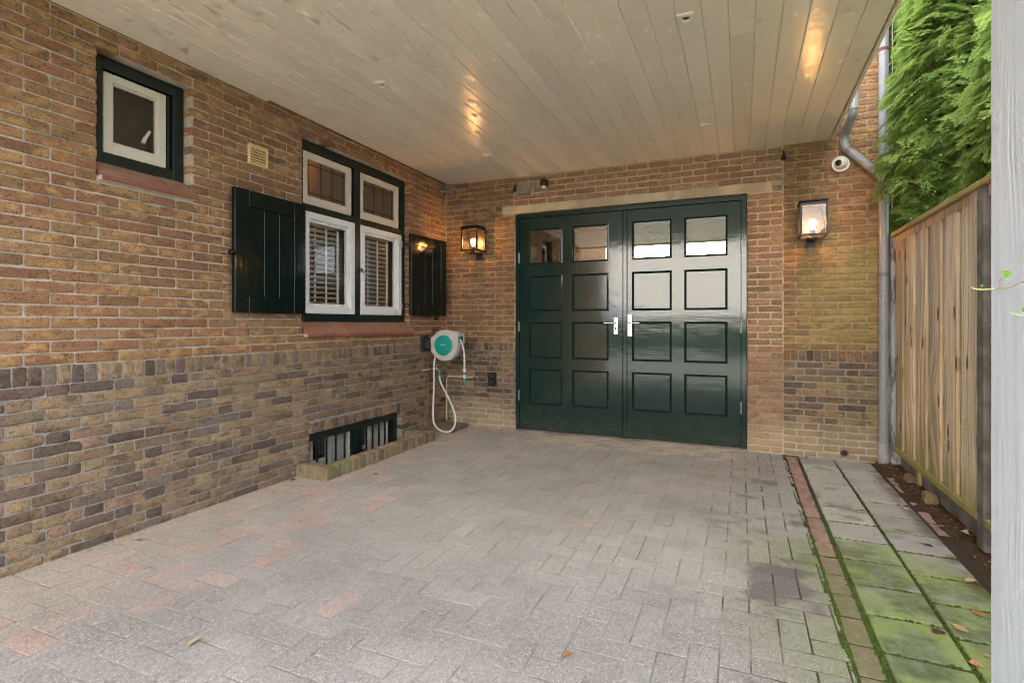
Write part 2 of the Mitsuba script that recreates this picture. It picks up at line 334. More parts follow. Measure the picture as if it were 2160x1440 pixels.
def put(parent, name, mesh, m, smooth=35, uv=None, label=None, kind=None, **more):
    k = fresh(f'{parent}__{name}' if parent else name)
    if uv is not None:
        uv = np.broadcast_to(np.asarray(uv, float), (len(mesh.vertices), 2))
        smooth = smooth if smooth in (True, False) else False
    scene[k] = mikit.ply(mesh, m, smooth=smooth, uv=uv, **more)
    if label or kind:
        labels[k] = {**({'label': label} if label else {}), **({'kind': kind} if kind else {})}
    return k

_sx = np.array([[x, y, z] for x in (-1, 1) for y in (-1, 1) for z in (-1, 1)], float)
def _corner_pts(h, b):
    out = []
    for s in _sx:
        for a in range(3):
            q = h * 1.0
            o = np.array([b, b, b]); o[a] = 0
            out.append(s * (q - o))
    return np.array(out)
_ref = trimesh.convex.convex_hull(_corner_pts(np.ones(3), 0.2))
_map = [int(np.argmin(np.linalg.norm(_corner_pts(np.ones(3), 0.2) - v, axis=1))) for v in _ref.vertices]
_boxf = np.array(_ref.faces)
def box(x0, x1, y0, y1, z0, z1, b=0.002):
    c = np.array([x0 + x1, y0 + y1, z0 + z1]) / 2
    h = np.abs(np.array([x1 - x0, y1 - y0, z1 - z0])) / 2
    b = min(b, 0.45 * h.min())
    return tm(_corner_pts(h, b)[_map] + c, _boxf)

def cat(*ms):
    ms = [m for g in ms for m in (g if isinstance(g, (list, tuple)) else [g])]
    return trimesh.util.concatenate(ms) if len(ms) > 1 else ms[0]

def tube(pts, r, sides=12, caps=True):
    p = np.asarray(pts, float)
    r = np.broadcast_to(np.asarray(r, float), (len(p),))
    t = np.gradient(p, axis=0); t /= np.linalg.norm(t, axis=1, keepdims=True)
    a = np.cross(t[0], [0.31, 0.2, 0.93]); a /= np.linalg.norm(a)
    rings = []
    ang = np.arange(sides) * 2 * np.pi / sides
    for i in range(len(p)):
        a = a - t[i] * (a @ t[i]); a /= np.linalg.norm(a)
        b = np.cross(t[i], a)
        rings.append(p[i] + r[i] * (np.cos(ang)[:, None] * a + np.sin(ang)[:, None] * b))
    v = np.vstack(rings); n = len(p)
    f = []
    for i in range(n - 1):
        for j in range(sides):
            k = (j + 1) % sides
            f.append([i * sides + j, i * sides + k, (i + 1) * sides + k, (i + 1) * sides + j])
    m = tm(v, f)
    if caps:
        c = np.vstack([v, p[0], p[-1]]); e = []
        for j in range(sides):
            k = (j + 1) % sides
            e.append([k, j, n * sides]); e.append([(n - 1) * sides + j, (n - 1) * sides + k, n * sides + 1])
        m = tm(c, np.vstack([m.faces, e]))
    return m

def spline(pts, n=40):
    from scipy.interpolate import CubicSpline
    p = np.asarray(pts, float)
    d = np.r_[0, np.cumsum(np.linalg.norm(np.diff(p, axis=0), axis=1) ** 0.6)]
    return CubicSpline(d, p)(np.linspace(0, d[-1], n))

def arcs(pts, rad=0.05, n=6):
    """A polyline with its corners rounded."""
    p = [np.asarray(q, float) for q in pts]
    out = [p[0]]
    for i in range(1, len(p) - 1):
        u, w = p[i - 1] - p[i], p[i + 1] - p[i]
        a, b = p[i] + u / np.linalg.norm(u) * rad, p[i] + w / np.linalg.norm(w) * rad
        for k in range(n + 1):
            s = k / n
            out.append((1 - s) ** 2 * a + 2 * s * (1 - s) * p[i] + s * s * b)
    out.append(p[-1])
    return np.array(out)

def lathe(profile, n=32, center=(0, 0, 0), axis=(0, 0, 1)):
    """profile: (radius, height) pairs, turned about the axis."""
    z = np.asarray(axis, float); z /= np.linalg.norm(z)
    x = np.cross(z, [0.3, 0.8, 0.52]); x /= np.linalg.norm(x); y = np.cross(z, x)
    a = np.arange(n) * 2 * np.pi / n
    v = np.vstack([np.asarray(center) + h * z + r * (np.cos(a)[:, None] * x + np.sin(a)[:, None] * y) for r, h in profile])
    f = [[i * n + j, i * n + (j + 1) % n, (i + 1) * n + (j + 1) % n, (i + 1) * n + j] for i in range(len(profile) - 1) for j in range(n)]
    return tm(v, f)

def plate(poly, depth, plane, at):
    """A shapely outline extruded: plane 'xz' (faces -y, front at y=at), 'yz' (faces +x, front at x=at) or 'xy' (faces up, top at z=at)."""
    m = trimesh.creation.extrude_polygon(poly, depth, engine='earcut')
    v = np.array(m.vertices); u = v.copy(); f = np.array(m.faces)
    if plane == 'xz': u = np.stack([v[:, 0], at + v[:, 2], v[:, 1]], 1); f = f[:, ::-1]
    elif plane == 'yz': u = np.stack([at - depth + v[:, 2], v[:, 0], v[:, 1]], 1)
    else: u = np.stack([v[:, 0], v[:, 1], at - depth + v[:, 2]], 1)
    return tm(u, f)

def ring(plane, s0, s1, z0, z1, w, n0, n1, b=0.002, wb=None):
    """Four bars round an opening, butted; n0..n1 is the extent across the wall."""
    wb = w if wb is None else wb
    q = [(s0, s0 + w, z0, z1), (s1 - w, s1, z0, z1), (s0 + w, s1 - w, z1 - w, z1), (s0 + w, s1 - w, z0, z0 + wb)]
    return [wbox(plane, a, bb, c, d, n0, n1, b) for a, bb, c, d in q]

def wbox(plane, s0, s1, z0, z1, n0, n1, b=0.002):
    return box(n0, n1, s0, s1, z0, z1, b) if plane == 'yz' else box(s0, s1, n0, n1, z0, z1, b)

def pixels(c):
    """How large one square metre at c, square on, shows in the picture: used only to choose which repeats are built singly."""
    d = np.asarray(c) - CAM
    z = d @ FWD
    if z < 0.3: return 0
    x = (d @ RGT) / z
    if abs(x) > 1.1 or abs((d[2]) / z) > 0.75: return 0
    return 1 / (z * z)

# ------------------------------------------------------------------ brickwork
def brick_mesh(s0, s1, z0, z1, plane, depth=0.03, rough=1.0, proud=0.0):
    w, h = s1 - s0, z1 - z0
    e = 0.0045
    ss = np.r_[0, e, np.linspace(e, w - e, 4)[1:-1] if w > h else [w / 2], w - e, w]
    zz = np.r_[0, e, h / 2, h - e, h] if w >= h else np.r_[0, e, np.linspace(e, h - e, 4)[1:-1], h - e, h]
    S, Z = np.meshgrid(ss, zz, indexing='ij')
    ns, nz = S.shape
    N = np.zeros_like(S) + proud + rng.normal(0, 0.0006)
    edge = np.zeros_like(S, bool); edge[[0, -1]] = True; edge[:, [0, -1]] = True
    S = S + rng.normal(0, 0.0013 * rough, S.shape) * (edge | True)
    Z = Z + rng.normal(0, 0.0013 * rough, S.shape)
    N = N + rng.normal(0, 0.0008 * rough, S.shape)
    N[edge] -= 0.0038
    if rng.random() < 0.10 * rough:
        a, b = (rng.choice([0, -2]), rng.choice([0, -2]))
        N[a:(a + 2) or None, b:(b + 2) or None] -= rng.uniform(0.003, 0.008)
    for a, b in ((0, 0), (0, -1), (-1, 0), (-1, -1)):
        N[a, b] -= 0.002
        S[a, b] += (0.003 if a == 0 else -0.003) * rough; Z[a, b] += (0.002 if b == 0 else -0.002) * rough
    idx = np.arange(ns * nz).reshape(ns, nz)
    f = np.stack([idx[:-1, :-1], idx[1:, :-1], idx[1:, 1:], idx[:-1, 1:]], -1).reshape(-1, 4)
    loop = np.r_[idx[:, 0], idx[-1, 1:], idx[-2::-1, -1], idx[0, -2:0:-1]]
    v = np.stack([S.ravel() + s0, Z.ravel() + z0, N.ravel()], 1)
    back = v[loop].copy(); back[:, 2] = -depth
    m = len(v); L = len(loop); j = np.arange(L); k = (j + 1) % L
    sk = np.stack([loop[k], loop[j], m + j, m + k], 1)
    v = np.vstack([v, back]); f = np.vstack([f, sk])
    if plane == 'yz':
        return tm(np.stack([v[:, 2], v[:, 0], v[:, 1]], 1), f)
    return tm(np.stack([v[:, 0], -v[:, 2], v[:, 1]], 1), f)

bricks = {'yz': [], 'xz': []}
def brick(plane, s0, s1, z0, z1, pal, name='brick', depth=0.03, rough=1.0, proud=0.0):
    if s1 - s0 < 0.018 or z1 - z0 < 0.015: return
    m = brick_mesh(s0, s1, z0, z1, plane, depth, rough, proud)
    c = np.array([0, (s0 + s1) / 2, (z0 + z1) / 2]) if plane == 'yz' else np.array([(s0 + s1) / 2, 0, (z0 + z1) / 2])
    d = c - CAM
    size = pixels(c) * (s1 - s0) * (z1 - z0) * abs(d[0 if plane == 'yz' else 1]) / np.linalg.norm(d)
    bricks[plane].append((name, size, m, ((rng.choice(pal) + 0.5) / 64, (int(rng.integers(0, 4096)) + 0.5) / 4096)))

def course(plane, z0, z1, cuts, pal, holes, j=0.010, **kw):
    """One course: cuts = joint positions; holes = (s0, s1, z0, z1) openings."""
    for a, b in zip(cuts[:-1], cuts[1:]):
        segs = [(a + j / 2, b - j / 2)]
        deep = False
        for h0, h1, g0, g1 in holes:
            if z1 - 0.012 > g0 and z0 + 0.012 < g1:
                new = []
                for p, q in segs:
                    if q <= h0 or p >= h1: new.append((p, q)); continue
                    if p < h0 - 0.012: new.append((p, h0))
                    if q > h1 + 0.012: new.append((h1, q))
                segs = new
            if b > h0 - 0.15 and a < h1 + 0.15 and z1 > g0 - 0.15 and z0 < g1 + 0.15: deep = True
        for p, q in segs:
            dz = rng.normal(0, 0.0006, 2)
            brick(plane, p + rng.normal(0, .001), q + rng.normal(0, .001), z0 + j / 2 + dz[0], z1 - j / 2 + dz[1], pal, depth=0.115 if deep else 0.03, **kw)

UP, LOW, FILL = list(range(10)), list(range(10, 22)) + [10, 11, 16, 20, 18], list(range(22, 27))
def half_bond(s0, s1, off, pitch=0.2194):
    k0 = math.floor((s0 - off) / pitch)
    c = [off + k * pitch for k in range(k0, k0 + int((s1 - s0) / pitch) + 3)]
    return [s0] + [q for q in c if s0 + 0.03 < q < s1 - 0.03] + [s1]
def mixed_bond(s0, s1, off):
    out, s = [s0], s0 - 0.33 + (off % 0.33)
    k = 0
    while s < s1 - 0.03:
        if s > s0 + 0.03: out.append(s + rng.normal(0, 0.004))
        s += 0.215 if k % 2 == 0 else 0.109
        k += 1
    return out + [s1]

SMALL = (-3.744, -3.199, 2.085, 2.735)
BIG = (-2.262, -0.762, 1.215, 2.735)
CELL = (-2.185, -0.905, -0.6, 0.302)
LEFT_END = -4.55
left_holes = [(*SMALL[:2], 2.036, SMALL[3]), (*BIG[:2], 1.134, BIG[3]), CELL]
for i in range(31):                                   # upper house wall, stretcher bond
    z = 1.0 + 0.062 * i
    cuts = half_bond(LEFT_END, -0.004, -4.066 + (0.1097 if i % 2 else 0))
    course('yz', z, min(z + 0.062, 2.90), cuts, UP, left_holes, j=0.0095)
s = LEFT_END
while s < -0.05:                                      # course of bricks on end
    brick('yz', s + 0.004, s + 0.0585, 0.903, 0.996, LOW, 'soldier_brick', rough=1.3)
    s += 0.0625
for i in range(15):                                   # plinth
    z1 = 0.9 - 0.0612 * i
    z0 = z1 - 0.0612
    cuts = mixed_bond(LEFT_END, -0.004, 0.04 + 0.165 * (i % 2))
    hh = left_holes + [(-2.19, -0.90, 0.30, 0.397)]
    course('yz', z0, z1, cuts, LOW, hh, j=0.0095, rough=1.4)
s = -2.20
while s < -0.92:                                      # bricks on end over the cellar window
    brick('yz', s + 0.004, s + 0.0565, 0.305, 0.393, LOW, 'soldier_brick', depth=0.115, rough=1.3)
    s += 0.0605

DOOR = (0.894, 3.298, -0.1, 2.444)
LINTEL = (0.742, 3.512, 2.455, 2.541)
WALL_R = 4.425
bh = [DOOR, LINTEL]
seam = 0.882
for i in range(31):                                   # garage wall left of the door
    z = 1.0 + 0.0623 * i
    if z > 2.87: break
    right = seam if z > 2.5 else 0.894
    course('xz', z, min(z + 0.0623, 2.90), half_bond(0.0, right, 0.10 if i % 2 else -0.01), UP, bh, j=0.011)
s = 0.0
while s < 0.85:
    brick('xz', s + 0.004, min(s + 0.0585, 0.892), 0.908, 0.992, LOW[:6] + [0, 1, 5], 'soldier_brick', rough=1.2)
    s += 0.0625
for i in range(15):
    z1 = 0.904 - 0.0613 * i
    course('xz', z1 - 0.0613, z1, mixed_bond(0.0, 0.894, 0.05 + 0.165 * (i % 2)), LOW + [15, 15, 10, 16, 20], bh, j=0.011, rough=1.3)
for i in range(8):                                    # newer brickwork above the lintel
    z = 2.541 + 0.0635 * i
    if z > 2.87: break
    course('xz', z, min(z + 0.0635, 2.90), half_bond(seam, 3.604, 0.95 if i % 2 else 1.06), FILL, bh, j=0.014)
for i in range(43):                                   # and in the right jamb
    z1 = 2.444 + 0.0625 * 2 - 0.0625 * i
    z0 = z1 - 0.0625
    if z1 < 0.02: break
    if z0 > 2.50: continue
    cuts = [3.298, 3.39, 3.604] if i % 2 else [3.298, 3.50, 3.604]
    if z1 > 2.455: cuts = [3.512, 3.604]
    if z1 < 1.77 and i % 2: cuts = [3.298, 3.39, 3.604]
    course('xz', max(z0, 0.0), z1, cuts, FILL, [DOOR], j=0.0125)
for i in range(64):                                   # older brickwork at the right end, up past the roof
    z = 0.975 + 0.0616 * i
    if z > 4.95: break
    course('xz', z, z + 0.0616, half_bond(3.604, WALL_R, 3.709 if i % 2 else 3.604), UP, [], j=0.0095)
s = 3.604
while s < WALL_R - 0.05:
    brick('xz', s + 0.004, s + 0.0585, 0.873, 0.970, LOW + [0, 2], 'soldier_brick', rough=1.2)
    s += 0.0625
for i in range(14):
    z1 = 0.868 - 0.0625 * i
    course('xz', max(z1 - 0.0625, 0), z1, mixed_bond(3.604, WALL_R, 0.12 + 0.165 * (i % 2)), LOW + [16, 20, 10], [], j=0.013, rough=1.2)

def lay(plane, parent):
    by = {}
    for b in bricks[plane]: by.setdefault(b[0], []).append(b)
    for name, bs in by.items():
        bs.sort(key=lambda b: -b[1])
        for b in bs[:295]:
            put(parent, name, b[2], 'mat_brick', True, uv=b[3])
        rest = bs[295:]
        if rest:
            m = cat([b[2] for b in rest])
            uv = np.vstack([np.broadcast_to(b[3], (len(b[2].vertices), 2)) for b in rest])
            k = fresh(f'{parent}__brick_field')
            scene[k] = mikit.ply(m, 'mat_brick', smooth=True, uv=uv)
            labels[k] = {'kind': 'stuff'}

house = thing('house_wall', 'brown brick house wall on the left, with the shuttered window and a darker plinth', 'wall')
hole = lambda h, e=0.004: rect(h[0] - e, h[2] - e, h[1] + e, h[3] + e)
core = rect(LEFT_END, -1.0, 0.0, 5.0)
for h in left_holes: core = core.difference(hole(h))
put(house, 'mortar', plate(core, 0.105, 'yz', -0.0062), 'mat_mortar', False)
lay('yz', house)
put(house, 'far_section', plate(rect(-8.0, -0.05, LEFT_END - 0.001, 5.0), 0.1, 'yz', -0.001), 'mat_far_brick', False)

garage = thing('garage_wall', 'brick back wall round the green double doors, patched with newer bricks beside them', 'wall')
core = rect(-0.1, -0.3, WALL_R - 0.006, 5.0).difference(rect(DOOR[0] - 0.004, -0.3, DOOR[1] + 0.004, DOOR[3] + 0.01)).difference(rect(LINTEL[0] + .01, LINTEL[2] + .004, LINTEL[1] - .01, LINTEL[3] - .004))
put(garage, 'mortar', plate(core, 0.105, 'xz', 0.0056), 'mat_mortar', False)
lay('xz', garage)
v = box(*LINTEL[:2], -0.003, 0.1, *LINTEL[2:], 0.004)
put(garage, 'lintel', v, 'mat_lintel', 30, label='pale concrete lintel over the double doors')
rim = lathe([(0.026, -0.02), (0.034, -0.02), (0.034, 0.012), (0.027, 0.014), (0.026, 0.0), (0.026, -0.02)], 20, (4.09, -0.004, 0.062), (0, -1, 0))
put(garage, 'drain_mouth', rim, 'mat_pvc_dark', True, label='round drain mouth low in the brick wall')
put(garage, 'drain_pipe_dark', lathe([(0.0001, -0.001), (0.026, -0.001)], 16, (4.09, -0.004, 0.062), (0, -1, 0)), 'mat_soil', False)
put(garage, 'return_face', box(WALL_R - 0.006, WALL_R, 0.03, 3.0, 0, 5.0, 0.001), 'mat_far_brick', False)

# rooms behind the openings (dark; only what shows through the panes)
def room(name, x0, x1, y0, y1, z0, z1, open_side, m):
    c = np.array([[x, y, z] for x in (x0, x1) for y in (y0, y1) for z in (z0, z1)])
    sides = {'x0': [0, 1, 3, 2], 'x1': [4, 6, 7, 5], 'y0': [0, 4, 5, 1], 'y1': [2, 3, 7, 6], 'z0': [0, 2, 6, 4], 'z1': [1, 5, 7, 3]}
    f = [q[::-1] for k, q in sides.items() if k != open_side]
    put(None, name, tm(c, f), m, False)
    labels[name] = {'kind': 'structure'}
room('house_room', -2.6, -0.108, -4.3, -0.3, 0.8, 2.85, 'x1', 'mat_room')
room('cellar_room', -1.3, -0.45, -2.4, -0.7, -0.75, 0.36, 'x1', 'mat_dark_room')
room('garage_room', 0.7, 3.5, 0.108, 2.2, -0.02, 2.6, 'y0', 'mat_dark_room')

# ------------------------------------------------------------------ ground
WELL = (0.0, 0.325, -2.335, -0.765)
well_poly = rect(WELL[0] - 0.12, WELL[2] + 0.09, WELL[1] - 0.09, WELL[3] - 0.09)
base = rect(-0.1, -9.0, 3.73, 0.12).difference(rect(-0.11, -2.245, 0.235, -0.855))
drive = thing('driveway', kind='structure')
put(drive, 'joint_sand', plate(base, 0.03, 'xy', -0.0024), 'mat_joint', False)
put(None, 'ground', plate(rect(-60, -60, 60, 60).difference(rect(-6, -9.0, 4.49, 3.0)), 0.05, 'xy', -0.05), 'mat_grass', False)
labels['ground'] = {'kind': 'structure'}
put(None, 'street', plate(rect(-60, -16, 60, -9.02), 0.04, 'xy', -0.02), 'mat_road', False)
labels['street'] = {'kind': 'structure'}

def paver_mesh(x0, x1, y0, y1, z=0.0, b=0.0035, tilt=0.004, th=0.04):
    xs, ys = np.array([x0, x0 + b, x1 - b, x1]), np.array([y0, y0 + b, y1 - b, y1])
    X, Y = np.meshgrid(xs, ys, indexing='ij')
    Z = np.full((4, 4), z + float(np.clip(rng.normal(0, 0.0007), -0.001, 0.001)))
    Z += (X - (x0 + x1) / 2) * rng.normal(0, tilt) + (Y - (y0 + y1) / 2) * rng.normal(0, tilt)
    edge = np.ones((4, 4), bool); edge[1:3, 1:3] = False
    Z[edge] -= b * 0.8
    X = X + rng.normal(0, 0.0007, X.shape); Y = Y + rng.normal(0, 0.0007, X.shape)
    idx = np.arange(16).reshape(4, 4)
    f = np.stack([idx[:-1, :-1], idx[1:, :-1], idx[1:, 1:], idx[:-1, 1:]], -1).reshape(-1, 4)
    loop = np.r_[idx[:, 0], idx[-1, 1:], idx[-2::-1, -1], idx[0, -2:0:-1]]
    v = np.stack([X.ravel(), Y.ravel(), Z.ravel()], 1)
    back = v[loop].copy(); back[:, 2] = z - th
    j = np.arange(len(loop)); k = (j + 1) % len(loop)
    return tm(np.vstack([v, back]), np.vstack([f, np.stack([loop[k], loop[j], 16 + j, 16 + k], 1)]))

A = 0.1055
cells = []
for i in range(-2, 40):
    for j in range(-60, 3):
        k = (i - j) % 4
        if k == 0: cells.append((i, j, 2, 1))
        if k == 2: cells.append((i, j - 1, 1, 2))
pavers = []
X1, XO = 3.612, 0.01
for i, j, w, h in cells:
    q = rect(XO + i * A + 0.003, j * A + 0.003, XO + (i + w) * A - 0.003, (j + h) * A - 0.003).intersection(rect(0.004, -5.95, X1, -0.004)).difference(well_poly)
    if q.is_empty or q.area < 0.0012 or q.geom_type != 'Polygon': continue
    x0, y0, x1, y1 = q.bounds
    c = np.array([(x0 + x1) / 2, (y0 + y1) / 2, 0.0])
    red = 0
    if c[0] < 1.05 and c[1] < -1.3 and R.random() < 0.30: red = R.choice([1, 1, 2])
    elif R.random() < 0.012 and c[0] < 2.4: red = 1
    if c[0] < 0.5 and c[1] > -0.9 and R.random() < 0.5: red = 1
    dist = np.linalg.norm(c - CAM)
    pavers.append((pixels(c) * (x1 - x0) * (y1 - y0) / dist, paver_mesh(x0, x1, y0, y1, 0.0, 0.0024), ((red + 0.5) / 64, (int(rng.integers(0, 4096)) + 0.5) / 4096)))
pavers.sort(key=lambda q: -q[0])
for _, m, uv in pavers[:298]: put(drive, 'paver', m, 'mat_paver', True, uv=uv)
m = cat([q[1] for q in pavers[298:]])
scene[f'{drive}__paver_field'] = mikit.ply(m, 'mat_paver', smooth=True, uv=np.vstack([np.broadcast_to(q[2], (len(q[1].vertices), 2)) for q in pavers[298:]]))
labels[f'{drive}__paver_field'] = {'kind': 'stuff'}
mat('mat_gravel', concrete_color((222, 208, 182), (204, 190, 166), 9.0), 0.9, 0.3)
put(drive, 'front_apron', plate(rect(-0.1, -9.0, 3.6, -5.96), 0.03, 'xy', -0.001), 'mat_gravel', False)

path = thing('garden_path', kind='structure')
put(path, 'joint_sand', plate(rect(3.60, -9.0, 4.36, 0.1), 0.03, 'xy', -0.007), 'mat_joint', False)
y = -0.06
while y > -5.8:                                        # red edging row
    L = 0.205
    put(path, 'edging_brick', paver_mesh(3.622, 3.708, y - L, y - 0.008, 0.0, 0.005, 0.01), 'mat_edging', True, uv=(0, (int(rng.integers(0, 4096)) + 0.5) / 4096))
    y -= L
P = 0.2865
for col in range(2):
    y = -0.015 - (0.0 if col == 0 else 0.07)
    if col == 1:
        put(path, 'slab', paver_mesh(4.003, 4.275, -0.079, -0.012, 0.0, 0.006, 0.004), 'mat_slab', True, uv=(0, 0.31))
    while y > -5.8:
        x0 = 3.722 + col * 0.281
        m = paver_mesh(x0 + 0.008, x0 + 0.281 - 0.008, y - P + 0.017, y - 0.003, 0.004, 0.006, 0.008)
        put(path, 'slab', m, 'mat_slab', True, uv=(0, (int(rng.integers(0, 4096)) + 0.5) / 4096))
        y -= P
y = -0.25
while y > -3.4:                                        # half-buried clinker border
    L = 0.21
    put(path, 'border_brick', paver_mesh(4.295 + R.uniform(-.008, .008), 4.36, y - L, y - 0.006, R.uniform(-0.014, 0.0), 0.008, 0.03), 'mat_edging', True, uv=(0, (int(rng.integers(0, 4096)) + 0.5) / 4096))
    y -= L
mo = []
for k in range(1500):                                  # moss cushions along the slab joints
    yy = -R.uniform(1.0, 4.0) if k % 4 else -R.uniform(0.1, 4.0)
    if k % 3 == 0: x, yy = R.choice([3.716, 4.003]) + R.gauss(0, 0.006), yy
    elif k % 3 == 1:
        c_ = R.choice([0, 1]); n_ = round((-yy - 0.015 - 0.07 * c_) / P); yy = -(0.015 + 0.07 * c_ + n_ * P) + 0.006 + R.gauss(0, 0.005); x = 3.722 + 0.281 * c_ + R.uniform(0, 0.281)
    else: x, yy = R.choice([3.613, 3.616, 3.716]) + R.gauss(0, 0.004), yy
    q_ = trimesh.creation.icosphere(1, R.uniform(0.003, 0.0085)); q_.apply_scale([R.uniform(.8, 1.6), R.uniform(.8, 1.6), 0.55]); q_.apply_translation([x, yy, -0.001]); mo.append(q_)
mat('mat_moss', mikit.proc(lambda p, n, uv: mix(mi.Color3f(*lin(66, 84, 30)), mi.Color3f(*lin(52, 46, 34)), smoothstep(-2.2, -0.6, p.y + 0.8 * (noise(p.x * 40, p.y * 40) - 0.5))) * (0.6 + 0.8 * noise(p.x * 160, p.y * 160, p.z * 160))), 0.95, 0.2)
scene['garden_path__joint_moss'] = mikit.ply(cat(mo), 'mat_moss', smooth=True); labels['garden_path__joint_moss'] = {'kind': 'stuff'}
gx, gy = np.meshgrid(np.linspace(4.275, 4.51, 14), np.linspace(-6, 0.1, 220), indexing='ij')
gz = -0.012 + 0.03 * meshkit.fbm(np.stack([gx * 14, gy * 14, gx * 0], -1), 4) + 0.05 * np.clip(gy + 0.5, 0, 1) - 0.05 * np.exp(-((gx - 4.30) / 0.03) ** 2)
idx = np.arange(gx.size).reshape(gx.shape)
soil = tm(np.stack([gx, gy, gz], -1).reshape(-1, 3), np.stack([idx[:-1, :-1], idx[1:, :-1], idx[1:, 1:], idx[:-1, 1:]], -1).reshape(-1, 4))
put(None, 'soil_strip', soil, 'mat_soil', True); labels['soil_strip'] = {'kind': 'structure'}
# loose bark, twigs and crumbled leaf in the soil strip and in the corner by the pipe
ch = []
for k in range(420):
    a = R.uniform(0, 6.28); l = R.uniform(0.006, 0.022); w = l * R.uniform(0.25, 0.6)
    if k < 330: x, yy = R.uniform(4.34, 4.48), -abs(R.gauss(0, 1.2)) - 0.05
    else: x, yy = R.uniform(4.27, 4.44), R.uniform(-0.32, -0.02)
    z = 0.022 + 0.03 * max(0, min(1, yy + 0.5)) + R.uniform(-0.004, 0.004)
    d, e = np.array([math.cos(a), math.sin(a), R.uniform(-.4, .4)]), np.array([-math.sin(a), math.cos(a), R.uniform(-.5, .5)])
    c = np.array([x, yy, z])
    ch.append((tm([c - d * l / 2, c + e * w / 2, c + d * l / 2, c - e * w / 2, c + [0, 0, 0.003]], [[0, 1, 4], [1, 2, 4], [2, 3, 4], [3, 0, 4]]), (R.random() * 0.7, R.choice([0, 0.2, 0.5, 0.9, 1.0]))))
for k in range(170):
    a = R.uniform(0, 6.28); l = R.uniform(0.004, 0.014); w = l * R.uniform(0.3, 0.7)
    if k < 120: x, yy = 0.012 + abs(R.gauss(0, 0.03)), -R.uniform(2.36, 4.5)
    else: x, yy = R.uniform(0.02, 3.6), -0.012 - abs(R.gauss(0, 0.03))
    d, e, c = np.array([math.cos(a), math.sin(a), 0.1]), np.array([-math.sin(a), math.cos(a), 0.2]), np.array([x, yy, 0.004])
    ch.append((tm([c - d * l / 2, c + e * w / 2, c + d * l / 2, c - e * w / 2, c + [0, 0, 0.003]], [[0, 1, 4], [1, 2, 4], [2, 3, 4], [3, 0, 4]]), (R.random(), R.choice([0, 0.2, 0.5, 0.9]))))
litter = cat([m for m, _ in ch])
scene['leaf_litter'] = mikit.ply(litter, 'mat_dry_leaf', uv=np.vstack([np.broadcast_to(u, (len(m.vertices), 2)) for m, u in ch]))
labels['leaf_litter'] = {'kind': 'stuff', 'label': 'brown bark crumbs and leaf litter on the dark soil and along the wall foot', 'category': 'leaf litter'}
# grit on the pavers
ch = []
for k in range(260):
    x, yy = R.uniform(0.1, 3.6), -R.uniform(0.1, 4.6)
    s = R.uniform(0.0012, 0.0034)
    ch.append((trimesh.creation.box((s, s * R.uniform(.6, 2.2), s * 0.7)), (x, yy), (R.random(), R.choice([0, 0, 1, 1]))))
for m, (x, yy), _ in ch: m.apply_transform(trimesh.transformations.rotation_matrix(R.uniform(0, 3), [0, 0, 1])); m.apply_translation([x, yy, 0.002])
scene['grit'] = mikit.ply(cat([m for m, _, _ in ch]), 'mat_dry_leaf', uv=np.vstack([np.broadcast_to(u, (len(m.vertices), 2)) for m, _, u in ch]))
labels['grit'] = {'kind': 'stuff', 'label': 'dark specks and grit scattered over the grey pavers', 'category': 'grit'}

# ------------------------------------------------------------------ light well
well = thing('light_well', 'low kerb of mossy bricks on end round the cellar window', 'kerb')
def kerb_brick(x0, x1, y0, y1, z1=0.102):
    m = box(x0, x1, y0, y1, -0.1, z1 + R.uniform(-0.004, 0.004), 0.009)
    v = np.array(m.vertices); v += rng.normal(0, 0.0018, v.shape)
    v[:, 0] += R.uniform(-0.004, 0.004)
    put(well, 'brick', tm(v, m.faces), 'mat_kerb', 50)
def kerb_color(p, n, uv):
    v = fbm(p.x * 20, p.y * 20, p.z * 20, 4)
    r = cell_rand(dr.floor(p.y / 0.0605))
    c = mix(mi.Color3f(*lin(146, 124, 98)), mi.Color3f(*lin(112, 100, 82)), r) * (0.6 + 0.8 * v)
    return mix(c, mi.Color3f(*lin(126, 128, 84)), smoothstep(0.45, 0.65, fbm(p.x * 9, p.y * 9, p.z * 14)) * 0.5)
mat('mat_kerb', mikit.proc(kerb_color), 0.9, 0.3, grit)
y = -2.225
while y < -0.80:
    kerb_brick(0.225, 0.322, y + 0.003, y + 0.0575); y += 0.0605
for a in (0.012, 0.118, 0.222): kerb_brick(a + 0.003, a + 0.100, -2.335, -2.232)
for a in (0.012, 0.118): kerb_brick(a, a + 0.100, -0.855, -0.765, 0.095)
put(well, 'mortar', cat(box(0.235, 0.312, -2.325, -0.775, -0.1, 0.092, 0.001), box(0.0, 0.234, -2.325, -2.24, -0.1, 0.090, 0.001), box(0.0, 0.234, -0.848, -0.775, -0.1, 0.085, 0.001)), 'mat_mortar', False)
put(well, 'pit', cat(box(0.2, 0.24, -2.3, -0.8, -0.6, -0.101, 0.001), box(-0.44, 0.2, -2.3, -2.195, -0.6, -0.101, .001), box(-0.44, 0.2, -0.895, -0.8, -0.6, -0.101, .001), box(-0.44, 0.2, -2.195, -0.895, -0.6, -0.5, 0.001)), 'mat_concrete', False)

